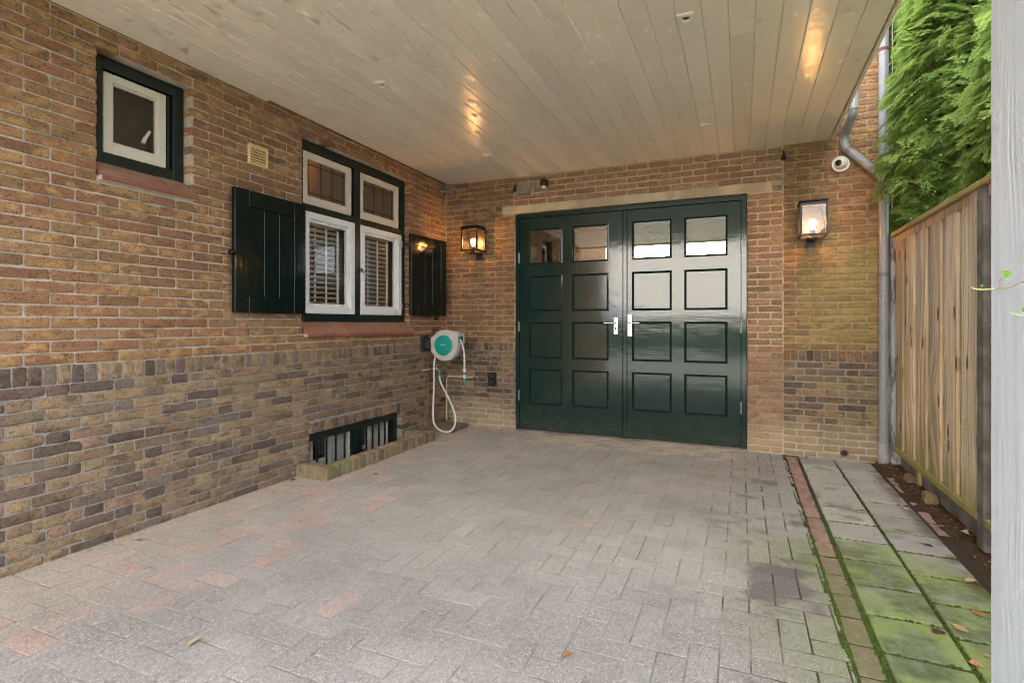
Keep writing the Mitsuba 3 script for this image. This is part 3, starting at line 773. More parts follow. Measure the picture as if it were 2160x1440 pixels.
cw = thing('cellar_window', 'low dark barred cellar window half below ground in the plinth', 'window')
Y0, Y1 = CELL[0] + 0.002, CELL[1] - 0.002
put(cw, 'frame', cat(box(-0.13, -0.06, Y0, Y1, 0.225, 0.300), box(-0.13, -0.06, Y0, Y0 + 0.06, -0.5, 0.225), box(-0.13, -0.06, Y1 - 0.06, Y1, -0.5, 0.225), box(-0.13, -0.062, -1.545, -1.45, -0.5, 0.225)), 'mat_frame_paint')
for a, b in ((-2.12, -1.545), (-1.45, -0.965)):
    put(cw, 'side_board', box(-0.36, -0.132, b - 0.02, b, -0.5, 0.224), 'mat_white_paint')
    k = put(cw, 'sash', cat(box(-0.36, -0.32, a, a + 0.05, -0.5, 0.26), box(-0.36, -0.32, b - 0.09, b - 0.04, -0.5, 0.26), box(-0.355, -0.325, (a + b) / 2 - 0.02, (a + b) / 2 + 0.02, -0.5, 0.26), box(-0.355, -0.325, a + 0.05, b - 0.09, -0.08, -0.04)), 'mat_white_paint')
    put(cw, 'pane', tm([[-0.34, a, -0.5], [-0.34, b, -0.5], [-0.34, b, 0.26], [-0.34, a, 0.26]], [[0, 1, 2, 3]]), 'mat_glass', False)
    for t in (0.2, 0.4, 0.6, 0.8):
        yb = a + (b - a) * t
        put(cw, 'bar', tube([(-0.095, yb, -0.5), (-0.095, yb, 0.227)], 0.009, 8), 'mat_frame_paint', 40)
put(cw, 'lining', cat(box(-0.45, -0.13, Y0 - 0.003, Y1 + 0.003, 0.2995, 0.335, .001), box(-0.45, -0.13, Y0 - 0.02, Y0, -0.5, 0.3, .001), box(-0.45, -0.13, Y1, Y1 + 0.02, -0.5, 0.3, .001)), 'mat_dark_room', False)

slab = thing('step_slab', 'square grey concrete slab in the wall corner under the hose', 'slab')
m = box(0.004, 0.305, -0.40, -0.004, -0.01, 0.048, 0.006)
scene[slab] = mikit.ply(m, 'mat_step_slab', smooth=30)

# ------------------------------------------------------------------ windows in the house wall
sw = thing('small_window', 'small square window with white sash in a black frame, high on the left', 'window')
y0, y1, z0, z1 = SMALL
put(sw, 'frame', cat(ring('yz', y0 + 0.002, y1 - 0.002, z0 + 0.038, z1 - 0.002, 0.068, -0.15, -0.075)), 'mat_frame_paint')
f0, f1, g0, g1 = y0 + 0.078, y1 - 0.078, z0 + 0.1, z1 - 0.078
put(sw, 'frame_rebate', cat(ring('yz', f0 - 0.004, f1 + 0.004, g0 - 0.004, g1 + 0.004, 0.02, -0.16, -0.095)), 'mat_frame_paint')
sa = put(sw, 'sash', cat(ring('yz', f0 + 0.003, f1 - 0.03, g0 + 0.003, g1 - 0.003, 0.048, -0.125, -0.085, 0.003, wb=0.07)), 'mat_white_paint')
put(sa, 'glazing_bead', cat(ring('yz', f0 + 0.051, f1 - 0.078, g0 + 0.073, g1 - 0.051, 0.009, -0.12, -0.096, 0.003)), 'mat_white_paint')
put(sa, 'pane', tm([[-0.112, f0 + 0.05, g0 + 0.07], [-0.112, f1 - 0.076, g0 + 0.07], [-0.112, f1 - 0.076, g1 - 0.05], [-0.112, f0 + 0.05, g1 - 0.05]], [[0, 1, 2, 3]]), 'mat_glass', False)
put(sa, 'stay', tube([(-0.16, -3.36, 2.42), (-0.165, -3.385, 2.37), (-0.165, -3.40, 2.335)], [0.008, 0.011, 0.013], 8), 'mat_white_plastic', 50)
put(sw, 'inner_dark_sheet', box(-0.30, -0.29, y0 - 0.1, y1 + 0.1, z0 - 0.1, z1 + 0.1), 'mat_dark_room')  # added dark sheet standing in for the unlit room behind the pane

def sill(parent, ya, yb, n, xb, zb, xf, zf, drop):
    for i in range(n):
        a, b = ya + (yb - ya) * i / n + 0.0018, ya + (yb - ya) * (i + 1) / n - 0.0018
        prof = [(xb, zb), (xf - 0.008, zf + 0.003), (xf, zf - 0.004), (xf, zf - drop + 0.004), (xf - 0.006, zf - drop), (xb, zb - 0.05)]
        v = np.array([[x, yy, z] for yy in (a, b) for x, z in prof]); v[:, 2] += R.uniform(-0.001, 0.001)
        k = len(prof)
        f = [[i2, (i2 + 1) % k, k + (i2 + 1) % k, k + i2] for i2 in range(k)]
        tri = [q for j in range(1, k - 1) for q in ([0, j + 1, j], [k, k + j, k + j + 1])]
        m = tm(v, np.vstack([tm(v, f).faces, tri]))
        put(parent, 'sill_tile', m, 'mat_terracotta', False, uv=(0, (int(rng.integers(0, 4096)) + 0.5) / 4096))
    j = wbox('yz', ya + 0.001, yb - 0.001, zf - 0.03, zf - 0.004, -0.03, xf - 0.012)
    put(parent, 'sill_mortar', j, 'mat_mortar', False)
sill(sw, -3.738, -3.178, 3, -0.078, 2.128, 0.046, 2.036, 0.03)

bw = thing('casement_window', 'large black framed window with two white casements and two leaded toplights', 'window')
y0, y1, z0, z1 = BIG
ZT = 2.19      # transom
put(bw, 'frame', cat(box(-0.15, -0.062, y0 + 0.002, y0 + 0.068, z0 + 0.014, z1 - 0.002), box(-0.15, -0.062, y1 - 0.068, y1 - 0.002, z0 + 0.014, z1 - 0.002),
     box(-0.15, -0.062, y0 + 0.068, y1 - 0.068, z1 - 0.078, z1 - 0.002), box(-0.15, -0.056, y0 + 0.068, y1 - 0.068, z0 + 0.014, z0 + 0.078)), 'mat_frame_paint')
put(bw, 'mullion', box(-0.15, -0.060, -1.566, -1.486, z0 + 0.078, z1 - 0.078), 'mat_frame_paint')
for a, b in ((y0 + 0.068, -1.566), (-1.486, y1 - 0.068)):
    put(bw, 'transom', box(-0.15, -0.058, a, b, 2.152, 2.208), 'mat_frame_paint')
for n_, (a, b) in enumerate(((y0 + 0.072, -1.570), (-1.482, y1 - 0.072))):
    za, zb = 2.213, z1 - 0.082
    bb = b - 0.02
    t = put(bw, 'toplight', cat(ring('yz', a, bb, za, zb, 0.06, -0.12, -0.075, 0.003, wb=0.072)), 'mat_white_paint')
    g = (a + 0.06, bb - 0.06, za + 0.072, zb - 0.06)
    put(t, 'pane', tm([[-0.10, g[0], g[2]], [-0.10, g[1], g[2]], [-0.10, g[1], g[3]], [-0.10, g[0], g[3]]], [[0, 1, 2, 3]]), 'mat_obscure', False)
    bars = [box(-0.104, -0.094, g[0] + (g[1] - g[0]) * q - 0.004, g[0] + (g[1] - g[0]) * q + 0.004, g[2], g[3], 0.002) for q in (0.06, 0.36, 0.65, 0.94)]
    bars += [box(-0.105, -0.095, g[0], g[1], g[2] + (g[3] - g[2]) * q - 0.004, g[2] + (g[3] - g[2]) * q + 0.004, 0.002) for q in (0.12, 0.88)]
    put(t, 'leading', cat(bars), 'mat_lead')
    za, zb = z0 + 0.084, 2.148
    c = put(bw, 'casement', cat(ring('yz', a, b, za, zb, 0.058, -0.115, -0.05, 0.004, wb=0.064)), 'mat_white_upvc')
    put(c, 'inner_rim', cat(ring('yz', a + 0.058, b - 0.058, za + 0.064, zb - 0.058, 0.022, -0.112, -0.072, 0.005)), 'mat_white_upvc')
    g = (a + 0.08, b - 0.08, za + 0.086, zb - 0.08)
    put(c, 'pane', tm([[-0.092, g[0], g[2]], [-0.092, g[1], g[2]], [-0.092, g[1], g[3]], [-0.092, g[0], g[3]]], [[0, 1, 2, 3]]), 'mat_glass', False)
    if n_ == 1:
        put(c, 'handle', cat(box(-0.052, -0.040, a - 0.012, a + 0.006, 1.70, 1.74), tube([(-0.042, a - 0.004, 1.725), (-0.03, a + 0.012, 1.715), (-0.03, a + 0.014, 1.685)], 0.005, 8)), 'mat_black')
        for zz in (1.40, 2.05): put(c, 'hinge', tube([(-0.052, b + 0.006, zz - 0.035), (-0.052, b + 0.006, zz + 0.035)], 0.006, 8), 'mat_brass', 40)
    # slatted blind behind this casement
    bl = thing('window_blind', 'cream slatted blind behind the left casement' if n_ == 0 else 'cream slatted blind behind the right casement', 'blind', 'slatted blinds behind the casements')
    zz = g[2] + 0.01
    while zz < g[3] + 0.02:
        vv = np.array([[-0.175, g[0] - 0.03, zz + 0.006], [-0.175, g[1] + 0.03, zz + 0.006], [-0.225, g[1] + 0.03, zz - 0.006], [-0.225, g[0] - 0.03, zz - 0.006]])
        m = tm(np.vstack([vv, vv + [0, 0, 0.003]]), [[0, 3, 2, 1], [4, 5, 6, 7], [0, 1, 5, 4], [2, 3, 7, 6], [1, 2, 6, 5], [3, 0, 4, 7]])
        put(bl, 'slat', m, 'mat_blind', False)
        zz += 0.0455
    wd = g[1] - g[0]
    put(bl, 'stile', box(-0.172, -0.166, g[0] + wd * 0.62, g[0] + wd * 0.66, g[2], g[3], .002), 'mat_blind')
    put(bl, 'stile', box(-0.235, -0.225, g[0] + wd * 0.47, g[0] + wd * 0.50, g[2], g[3], .002), 'mat_blind')
    put(bl, 'stile', box(-0.172, -0.166, g[0] + wd * 0.93, g[0] + wd * 0.99, g[2], g[3], .002), 'mat_blind')
sill(bw, -2.248, -0.738, 9, -0.066, 1.231, 0.052, 1.134, 0.032)
rl = thing('room_lamp', 'warm lamp glowing behind the left leaded toplight', 'lamp')
scene[f'{rl}__bulb'] = {'type': 'sphere', 'center': [-0.19, -2.21, 2.53], 'radius': 0.03, 'emitter': {'type': 'area', 'radiance': {'type': 'rgb', 'value': [2.2, 0.7, 0.12]}}}
put(rl, 'cord', tube([(-0.19, -2.21, 2.56), (-0.19, -2.21, 2.85)], 0.004, 6), 'mat_black')

# ------------------------------------------------------------------ shutters
def shutter(label, ya, xa, yb, xb, z0, z1, catch_left):
    """Board shutter from (ya, xa) to (yb, xb); its face looks away from the wall."""
    t = thing('window_shutter', label, 'shutter', 'dark green window shutters')
    L = math.hypot(yb - ya, xb - xa)
    u = np.array([xb - xa, yb - ya, 0]) / L
    nrm = np.array([u[1], -u[0], 0])
    def tr(m):
        v = np.array(m.vertices)      # local: x = across, y = out of the face, z = up
        return tm(np.array([xa, ya, 0]) + v[:, :1] * u + v[:, 1:2] * nrm + np.array([0, 0, 1]) * v[:, 2:], np.array(m.faces)[:, ::-1])
    w = 0.115
    put(t, 'stile', tr(box(0, w, -0.034, 0, z0, z1, 0.003)), 'mat_shutter_paint')
    put(t, 'stile', tr(box(L - w, L, -0.034, 0, z0, z1, 0.003)), 'mat_shutter_paint')
    put(t, 'rail', tr(box(w + 0.0008, L - w - 0.0008, -0.034, -0.001, z1 - 0.115, z1, 0.003)), 'mat_shutter_paint')
    put(t, 'rail', tr(box(w + 0.0008, L - w - 0.0008, -0.034, -0.001, z0, z0 + 0.115, 0.003)), 'mat_shutter_paint')
    n = 3
    for i in range(n):
        a, b = w + (L - 2 * w) * i / n, w + (L - 2 * w) * (i + 1) / n
        put(t, 'board', tr(box(a + 0.001, b - 0.001, -0.030, -0.012, z0 + 0.116, z1 - 0.116, 0.003)), 'mat_shutter_paint')
    for zz in (z1 - 0.06, z0 + 0.06):
        for q in np.linspace(0.05, L - 0.05, 5):
            put(t, 'nail_head', tr(box(q - 0.006, q + 0.006, -0.001, 0.0035, zz - 0.006, zz + 0.006, 0.003)), 'mat_shutter_paint')
    he = 0 if not catch_left else L
    for zz in (z0 + 0.12, z1 - 0.12):
        s = -1 if not catch_left else 1
        a = np.array([xa, ya, zz]) + u * he - nrm * 0.02
        put(t, 'hinge', cat(tube([a + [0, 0, -0.02], a + [0, 0, 0.02]], 0.011, 8), tube([a + u * s * 0.01, a + u * s * 0.045 + [-0.06, 0, 0]], 0.008, 8), tube([a, a - u * s * 0.03], 0.009, 8)), 'mat_black', 40)
    return t
shutter('black green shutter folded open left of the large window, the nearer one', -2.935, 0.068, -2.298, 0.072, 1.29, 2.156, True)
shutter('black green shutter in the wall corner right of the large window, reflecting the lantern', -0.812, 0.055, -0.150, 0.095, 1.302, 2.166, False)
for lab, x, y, z in (('round black catch at the free edge of the near shutter', 0.06, -2.965, 1.70), ('small black catch below the far shutter', 0.05, -0.33, 1.275)):
    t = thing('shutter_catch', lab, 'catch')
    put(t, 'pin', tube([(0.0, y - 0.03, z), (x, y - 0.01, z)], 0.006, 8), 'mat_galvanised', 40)
    s = trimesh.creation.icosphere(2, 0.021); s.apply_scale([1.3, 1.0, 0.9]); s.apply_translation([x + 0.012, y, z])
    put(t, 'knob', s, 'mat_shutter_paint', True)

# ------------------------------------------------------------------ wall vent
v_ = thing('vent_grille', 'cream louvred vent grille on the wall between the two windows', 'vent')
put(v_, 'frame', cat(ring('yz', -2.782, -2.618, 2.362, 2.507, 0.012, 0.0, 0.024, 0.003)), 'mat_cream')
put(v_, 'back', box(-0.001, 0.004, -2.77, -2.63, 2.374, 2.495, .001), 'mat_dark_room')
for i in range(6):
    z = 2.378 + i * 0.0196
    vv = np.array([[0.006, -2.769, z + 0.016], [0.006, -2.631, z + 0.016], [0.021, -2.631, z], [0.021, -2.769, z]])
    put(v_, 'louvre', tm(np.vstack([vv, vv + [0.002, 0, 0.003]]), [[0, 1, 2, 3], [4, 7, 6, 5], [0, 3, 7, 4], [1, 5, 6, 2], [3, 2, 6, 7], [0, 4, 5, 1]]), 'mat_cream', False)

# ------------------------------------------------------------------ garage doors
gd = thing('garage_door', 'glossy dark green panelled double doors with four small panes', 'door')
D0, D1, DT = DOOR[0], DOOR[1], DOOR[3]
put(gd, 'frame', cat(box(D0 + 0.001, D0 + 0.038, 0.032, 0.13, 0.0, DT - 0.001), box(D1 - 0.05, D1 - 0.001, 0.032, 0.13, 0.0, DT - 0.001), box(D0 + 0.038, D1 - 0.05, 0.032, 0.13, 2.40, DT - 0.001), box(D0 + 0.04, D1 - 0.004, 0.012, 0.034, 2.418, DT - 0.002)), 'mat_door_paint')
put(gd, 'threshold', box(D0, D1, -0.03, 0.13, -0.02, 0.014, 0.004), 'mat_threshold', 30)
rows = [(1.877, 2.277), (1.348, 1.753), (0.823, 1.234), (0.302, 0.711)]
for n_, (a, b, cols) in enumerate(((0.936, 2.104, [(1.046, 1.445), (1.555, 1.958)]), (2.110, 3.244, [(2.202, 2.604), (2.723, 3.127)]))):
    poly = rect(a, 0.022, b, 2.396)
    for c in cols:
        for r in rows: poly = poly.difference(rect(c[0], r[0], c[1], r[1]))
    lf = put(gd, 'leaf', plate(poly, 0.042, 'xz', 0.05), 'mat_door_paint', False, label='left door leaf, dark' if n_ == 0 else 'right door leaf, reflecting the bright sky')
    for c in cols:
        for i, r in enumerate(rows):
            # bead moulding: four mitred bars standing a little proud
            def bead(w, n0, n1, c=c, r=r):
                o = np.array([[c[0], r[0]], [c[1], r[0]], [c[1], r[1]], [c[0], r[1]]])
                i_ = o + np.array([[w, w], [-w, w], [-w, -w], [w, -w]])
                md = o + np.array([[w, w], [-w, w], [-w, -w], [w, -w]]) * 0.45
                P3 = lambda q, y: np.stack([q[:, 0], np.full(4, y), q[:, 1]], 1)
                v = np.vstack([P3(o, 0.056), P3(o, n0), P3(md, n0 - 0.005), P3(i_, n1), P3(i_, 0.085)])
                f = [[k * 4 + j, k * 4 + (j + 1) % 4, (k + 1) * 4 + (j + 1) % 4, (k + 1) * 4 + j] for k in range(4) for j in range(4)]
                return tm(v, f)
            put(lf, 'moulding', bead(0.020, 0.046, 0.0575), 'mat_door_paint', False)
            if i == 0:
                put(lf, 'pane', tm([[c[0] + 0.02, 0.07, r[0] + 0.02], [c[1] - 0.02, 0.07, r[0] + 0.02], [c[1] - 0.02, 0.07, r[1] - 0.02], [c[0] + 0.02, 0.07, r[1] - 0.02]], [[0, 1, 2, 3]]), 'mat_door_glass', False)
            else:
                put(lf, 'panel', box(c[0] + 0.019, c[1] - 0.019, 0.0565, 0.08, r[0] + 0.019, r[1] - 0.019, 0.004), 'mat_door_paint')
    hx = 0.934 if n_ == 0 else 3.2465
    for zz in (1.955, 1.18, 0.405):
        put(lf, 'hinge', cat(tube([(hx, 0.030, zz - 0.058), (hx, 0.030, zz + 0.058)], 0.0075, 10)), 'mat_galvanised', 40)
    if n_ == 0:
        px0, px1, pz0, pz1, lx0, lx1 = 2.014, 2.055, 1.10, 1.280, 2.034, 1.918
    else:
        put(lf, 'cover_strip', box(2.113, 2.155, 0.030, 0.0495, 0.024, 2.394, 0.004), 'mat_door_paint')
        px0, px1, pz0, pz1, lx0, lx1 = 2.160, 2.207, 1.082, 1.306, 2.182, 2.292
    put(lf, 'handle', cat(box(px0, px1, 0.040, 0.0497, pz0, pz1, 0.003), tube(arcs([(lx0, 0.045, 1.223), (lx0, -0.012, 1.223), (lx1, -0.012, 1.221)], 0.018, 5), 0.0095, 10)), 'mat_silver', 40, label='silver lever handle on a long plate')
    kx = (px0 + px1) / 2
    put(lf, 'keyhole', cat(box(kx - 0.006, kx + 0.006, 0.038, 0.0405, 1.155, 1.175, 0.001), box(kx - 0.0035, kx + 0.0035, 0.038, 0.0405, 1.14, 1.1555, 0.001)), 'mat_black')

# ------------------------------------------------------------------ lanterns
def lantern(label, x0, x1, z0, z1, radiance):
    t = thing('wall_lantern', label, 'wall lamp', 'lit square lanterns on the garage wall')
    ya, yb = -0.265, -0.052
    b = 0.016
    bars = []
    for x in (x0, x1 - b):
        for y in (ya, yb - b): bars.append(box(x, x + b, y, y + b, z0, z1, 0.001))
    for z in (z0, z1 - b):
        bars += [box(x0 + b, x1 - b, y, y + b, z, z + b, 0.001) for y in (ya, yb - b)]
        bars += [box(x, x + b, ya + b, yb - b, z, z + b, 0.001) for x in (x0, x1 - b)]
    put(t, 'frame', cat(bars), 'mat_lantern')
    put(t, 'top_plate', box(x0 + 0.002, x1 - 0.002, ya + 0.002, yb - 0.002, z1 + 0.001, z1 + 0.008, .001), 'mat_lantern')
    put(t, 'cap', cat(box(x0 - 0.006, x1 + 0.006, ya - 0.006, yb + 0.006, z1 + 0.016, z1 + 0.026, 0.002), box(x0 + 0.05, x1 - 0.05, ya + 0.05, yb - 0.05, z1 + 0.008, z1 + 0.016, .001)), 'mat_lantern')
    e = b / 2
    for q in ([(x0 + e, ya + e), (x1 - e, ya + e)], [(x1 - e, ya + e), (x1 - e, yb - e)], [(x0 + e, yb - e), (x0 + e, ya + e)]):
        (ax, ay), (bx_, by) = q
        put(t, 'pane', tm([[ax, ay, z0 + e], [bx_, by, z0 + e], [bx_, by, z1 - e], [ax, ay, z1 - e]], [[0, 1, 2, 3]]), 'mat_lamp_glass', False)
    put(t, 'back_plate', box(x0 + b, x1 - b, yb - b, yb - 0.003, z0 + b, z1 - b, .001), 'mat_lantern')
    cx, cy = (x0 + x1) / 2, (ya + yb) / 2
    put(t, 'bracket', cat(box(cx - 0.035, cx + 0.035, cy - 0.03, -0.001, z0 - 0.022, z0 - 0.001, .002), box(cx - 0.04, cx + 0.04, -0.02, -0.001, z0 - 0.075, z0 - 0.023, 0.002), box(cx - 0.018, cx + 0.018, cy - 0.02, cy + 0.02, z0, z0 + 0.006, .001)), 'mat_lantern')
    put(t, 'socket', lathe([(0.0001, 0), (0.019, 0), (0.019, 0.055), (0.014, 0.058), (0.0001, 0.058)], 16, (cx, cy, z0 + 0.004)), 'mat_black', 40)
    prof = [(0.012, 0.060), (0.014, 0.075), (0.024, 0.095), (0.030, 0.118), (0.027, 0.138), (0.014, 0.150), (0.0005, 0.153)]
    put(t, 'bulb', lathe(prof, 20, (cx, cy, z0)), 'mat_bulb', True, emitter={'type': 'area', 'radiance': {'type': 'rgb', 'value': list(radiance)}})
mat('mat_bulb', (0.8, 0.7, 0.5), 0.4)
lantern('lit lantern left of the doors, near the wall corner', 0.345, 0.553, 2.03, 2.287, (7.5, 3.3, 0.9))
lantern('lit lantern right of the doors, below the dome camera', 3.719, 3.933, 1.98, 2.262, (7.5, 3.4, 1.0))

# ------------------------------------------------------------------ hose reel, tap and pipes in the corner
hr = thing('hose_reel', 'grey wall hose reel with a teal round cover and white hose', 'hose reel')
RC = np.array([0.262, -0.47, 0.975])
ax = (0, -1, 0)
def outline(rad, top=True):
    a = np.linspace(0, 2 * np.pi, 49)[:-1]
    pts = [(rad * math.cos(t), rad * math.sin(t)) for t in a]
    g = Polygon(pts)
    if top:
        g = g.union(Polygon([(-0.04, 0.0), (rad * 1.02, 0.0), (rad * 1.04, rad * 0.88), (rad * 0.55, rad * 0.93), (0.0, rad)]))
        g = g.union(Polygon([(-rad * 0.99, -rad * 0.45), (-rad * 0.6, -rad * 0.75), (-rad * 0.5, rad * 0.6), (-rad * 1.03, rad * 0.5)]))
    return g
def disc(poly, y0, y1, bev=0.008):
    m0 = plate(poly, y1 - y0 - bev, 'xz', y0 + bev)
    m1 = plate(poly.buffer(-bev), bev, 'xz', y0)
    return [m0, m1]
ol = outline(0.168)
def shift(ms): 
    for m in ms: m.apply_translation([RC[0], RC[1], RC[2]])
    return ms
put(hr, 'front_shell', cat(shift(disc(ol, -0.03, 0.035, 0.010))), 'mat_reel_grey', 25)
put(hr, 'rear_shell', cat(shift(disc(outline(0.160), 0.036, 0.13, 0.006))), 'mat_reel_dark', 25)
put(hr, 'rim', cat(shift([plate(Polygon(outline(0.150, False).exterior).difference(outline(0.143, False)), 0.004, 'xz', -0.034)])), 'mat_reel_grey', 25)
put(hr, 'cover', lathe([(0.112, -0.03), (0.112, 0.036 - 0.03 + 0.03), (0.104, 0.040), (0.03, 0.044), (0.0005, 0.044)], 40, RC, ax), 'mat_teal', 40, label='round teal cover')
sp = []
for k in range(5):
    a = k * 2 * math.pi / 5 + 0.35
    m = box(0.045, 0.098, -0.005, 0.004, -0.007, 0.007, 0.003)
    m.apply_transform(trimesh.transformations.rotation_matrix(-a, [0, 1, 0])); m.apply_translation([RC[0], RC[1] - 0.042, RC[2]]); sp.append(m)
put(hr, 'cover_rib', cat(sp), 'mat_teal', 30)
tx = meshkit.text_mesh('GARDENA', 0.0105, 0.0015, True)
v = np.array(tx.vertices); w_ = v[:, 0].max()
put(hr, 'lettering', tm(np.stack([RC[0] - w_ / 2 + v[:, 0], RC[1] - 0.0452 - v[:, 2], RC[2] + v[:, 1]], 1), np.array(tx.faces)), 'mat_white_plastic', False)
put(hr, 'mouth', shift([box(0.10, 0.175, -0.012, 0.09, 0.035, 0.095, 0.004)])[0], 'mat_black')
put(hr, 'mouth_frame', cat(shift([box(0.095, 0.185, -0.03, 0.11, 0.097, 0.135, 0.004), box(0.10, 0.185, 0.092, 0.11, 0.02, 0.097, 0.003), box(0.168, 0.176, -0.028, -0.014, 0.03, 0.097, 0.002)])), 'mat_reel_grey')
s = trimesh.creation.icosphere(2, 0.028); s.apply_translation(RC + [0.172, 0.02, 0.062])
put(hr, 'hose_guide', s, 'mat_teal', True)
put(hr, 'bracket', cat(box(0.001, 0.02, -0.56, -0.40, 0.905, 1.085, 0.003), box(0.02, 0.10, -0.49, -0.43, 0.935, 1.045, 0.004)), 'mat_bracket')
for yy in (-0.54, -0.42):
    for zz in (0.92, 1.07): put(hr, 'screw', lathe([(0.0001, 0.003), (0.006, 0.002), (0.007, 0)], 8, (0.02, yy, zz), (1, 0, 0)), 'mat_galvanised', True)
put(hr, 'lock_lever', cat(tube(arcs([(0.10, -0.43, 1.08), (0.085, -0.43, 1.115), (0.10, -0.43, 1.14), (0.125, -0.43, 1.13)], 0.012, 4), 0.007, 8)), 'mat_black', 50)
h1 = spline([RC + [0.185, 0.01, 0.055], RC + [0.205, 0.005, 0.03], (0.485, -0.45, 0.92), (0.493, -0.45, 0.82), (0.495, -0.45, 0.72)], 30)
put(hr, 'hose', tube(h1, 0.0095, 10), 'mat_hose', True)
e = h1[-1]
put(hr, 'nozzle', cat(lathe([(0.011, 0.01), (0.015, 0.0), (0.015, -0.03), (0.012, -0.032)], 14, e), lathe([(0.013, -0.062), (0.016, -0.066), (0.016, -0.10), (0.011, -0.104)], 14, e)), 'mat_hose', 40)
put(hr, 'nozzle_tip', cat(lathe([(0.0145, -0.031), (0.018, -0.034), (0.018, -0.058), (0.0145, -0.061)], 14, e), lathe([(0.013, -0.103), (0.013, -0.15), (0.008, -0.165), (0.0005, -0.166)], 14, e)), 'mat_teal', 40)
h2 = spline([RC + [-0.095, -0.015, -0.095], RC + [-0.125, -0.01, -0.15], (0.115, -0.46, 0.60), (0.105, -0.46, 0.30), (0.135, -0.48, 0.10), (0.25, -0.50, 0.035), (0.345, -0.49, 0.045), (0.385, -0.46, 0.13), (0.335, -0.42, 0.28), (0.20, -0.36, 0.45), (0.115, -0.325, 0.56), (0.098, -0.315, 0.615)], 110)
put(hr, 'hose', tube(h2, 0.0105, 10), 'mat_hose', True)

tp = thing('garden_tap', 'pale outdoor tap with a teal hose coupling on the left wall', 'tap')
put(tp, 'spout', tube(arcs([(0.0, -0.315, 0.70), (0.075, -0.315, 0.70), (0.098, -0.315, 0.665)], 0.025, 5), 0.012, 10), 'mat_brass', True)
put(tp, 'supply', tube([(0.022, -0.55, 0.695), (0.022, -0.30, 0.70)], 0.009, 8), 'mat_conduit', True)
put(tp, 'lever', cat(tube([(0.06, -0.315, 0.71), (0.06, -0.315, 0.745)], 0.006, 8), box(0.04, 0.085, -0.322, -0.308, 0.742, 0.75, 0.003)), 'mat_brass', 40)
put(tp, 'coupling', cat(lathe([(0.0145, 0.055), (0.017, 0.05), (0.017, 0.012), (0.014, 0.008)], 14, (0.098, -0.315, 0.61))), 'mat_teal', 40)
put(tp, 'coupling_nut', lathe([(0.0145, 0.012), (0.0165, 0.008), (0.0165, -0.012), (0.012, -0.016)], 14, (0.098, -0.315, 0.61)), 'mat_hose', 40)
bp = thing('copper_pipe', 'thin brown pipe running down the left wall below the tap', 'pipe')
scene[bp] = mikit.ply(tube([(0.017, -0.43, 0.69), (0.017, -0.43, 0.02)], 0.0085, 8), 'mat_brown_pipe', smooth=40)
cp = thing('corner_pipe', 'cream pipe bending round the wall corner low behind the hose', 'pipe')
put(cp, 'run', tube(arcs([(0.022, -0.03, 0.06), (0.022, -0.03, 0.585), (0.37, -0.02, 0.585)], 0.05, 6), 0.010, 10), 'mat_conduit', True)
put(cp, 'clip', box(0.20, 0.215, -0.034, -0.001, 0.570, 0.600, 0.003), 'mat_conduit')
so = thing('wall_socket', 'black double outdoor socket on the wall left of the doors', 'socket')
for z0_, z1_ in ((0.505, 0.574), (0.580, 0.650)):
    put(so, 'cover', cat(box(0.576, 0.664, -0.050, -0.012, z0_, z1_, 0.006)), 'mat_black')
put(so, 'back_box', box(0.573, 0.667, -0.0118, -0.001, 0.502, 0.653, 0.003), 'mat_black')

# ------------------------------------------------------------------ small fittings under the ceiling
hd = thing('vent_hood', 'square stainless steel extractor hood above the left end of the lintel', 'vent')
put(hd, 'flange', cat(ring('xz', 0.937, 1.128, 2.628, 2.808, 0.014, -0.018, -0.001, 0.003)), 'mat_steel')
put(hd, 'hood', tm(np.array([[0.950, -0.012, 2.80], [1.110, -0.012, 2.80], [0.945, -0.095, 2.668], [1.095, -0.095, 2.668], [0.945, -0.095, 2.655], [1.095, -0.095, 2.655], [0.95, -0.004, 2.655], [1.11, -0.004, 2.655]]), [[0, 2, 3, 1], [2, 4, 5, 3], [0, 6, 4, 2], [1, 3, 5, 7]]), 'mat_steel', False)
put(hd, 'throat', box(0.951, 1.114, -0.03, -0.002, 2.642, 2.70, 0.003), 'mat_galvanised')
se = thing('motion_sensor', 'small black motion sensor with a white lens beside the steel hood', 'sensor')
put(se, 'body', lathe([(0.0001, 0.075), (0.034, 0.072), (0.037, 0.06), (0.037, 0.0), (0.030, -0.004), (0.0001, -0.004)], 24, (1.262, -0.046, 2.722)), 'mat_black', 40)
s = trimesh.creation.icosphere(2, 0.027); s.apply_translation([1.262, -0.05, 2.716]); put(se, 'lens', s, 'mat_white_plastic', True)
put(se, 'back', box(1.225, 1.30, -0.02, -0.001, 2.72, 2.79, .004), 'mat_black')
for lab, x, z in (('small black tapered holder hanging left of the steel hood', 0.905, 2.70), ('small black tapered holder hanging under the ceiling right of the doors', 3.607, 2.725)):
    t = thing('lamp_holder', lab, 'fitting')
    put(t, 'cap', lathe([(0.0001, 0.0), (0.020, 0.0), (0.021, 0.022), (0.012, 0.034), (0.008, 0.07), (0.004, 0.095), (0.0001, 0.096)], 16, (x, -0.025, z)), 'mat_black', 40)
    put(t, 'hook', tube([(x, 0.0, z + 0.06), (x, -0.025, z + 0.05)], 0.004, 6), 'mat_black')
cb = thing('corner_bracket', 'grey swivelling bracket in the corner just below the ceiling', 'bracket')
put(cb, 'arm', tube([(0.0, -0.13, 2.765), (0.05, -0.11, 2.765)], 0.020, 12), 'mat_pvc_dark', 40)
put(cb, 'joint', tube([(0.05, -0.11, 2.765), (0.085, -0.09, 2.76)], 0.013, 10), 'mat_pvc_dark', 40)
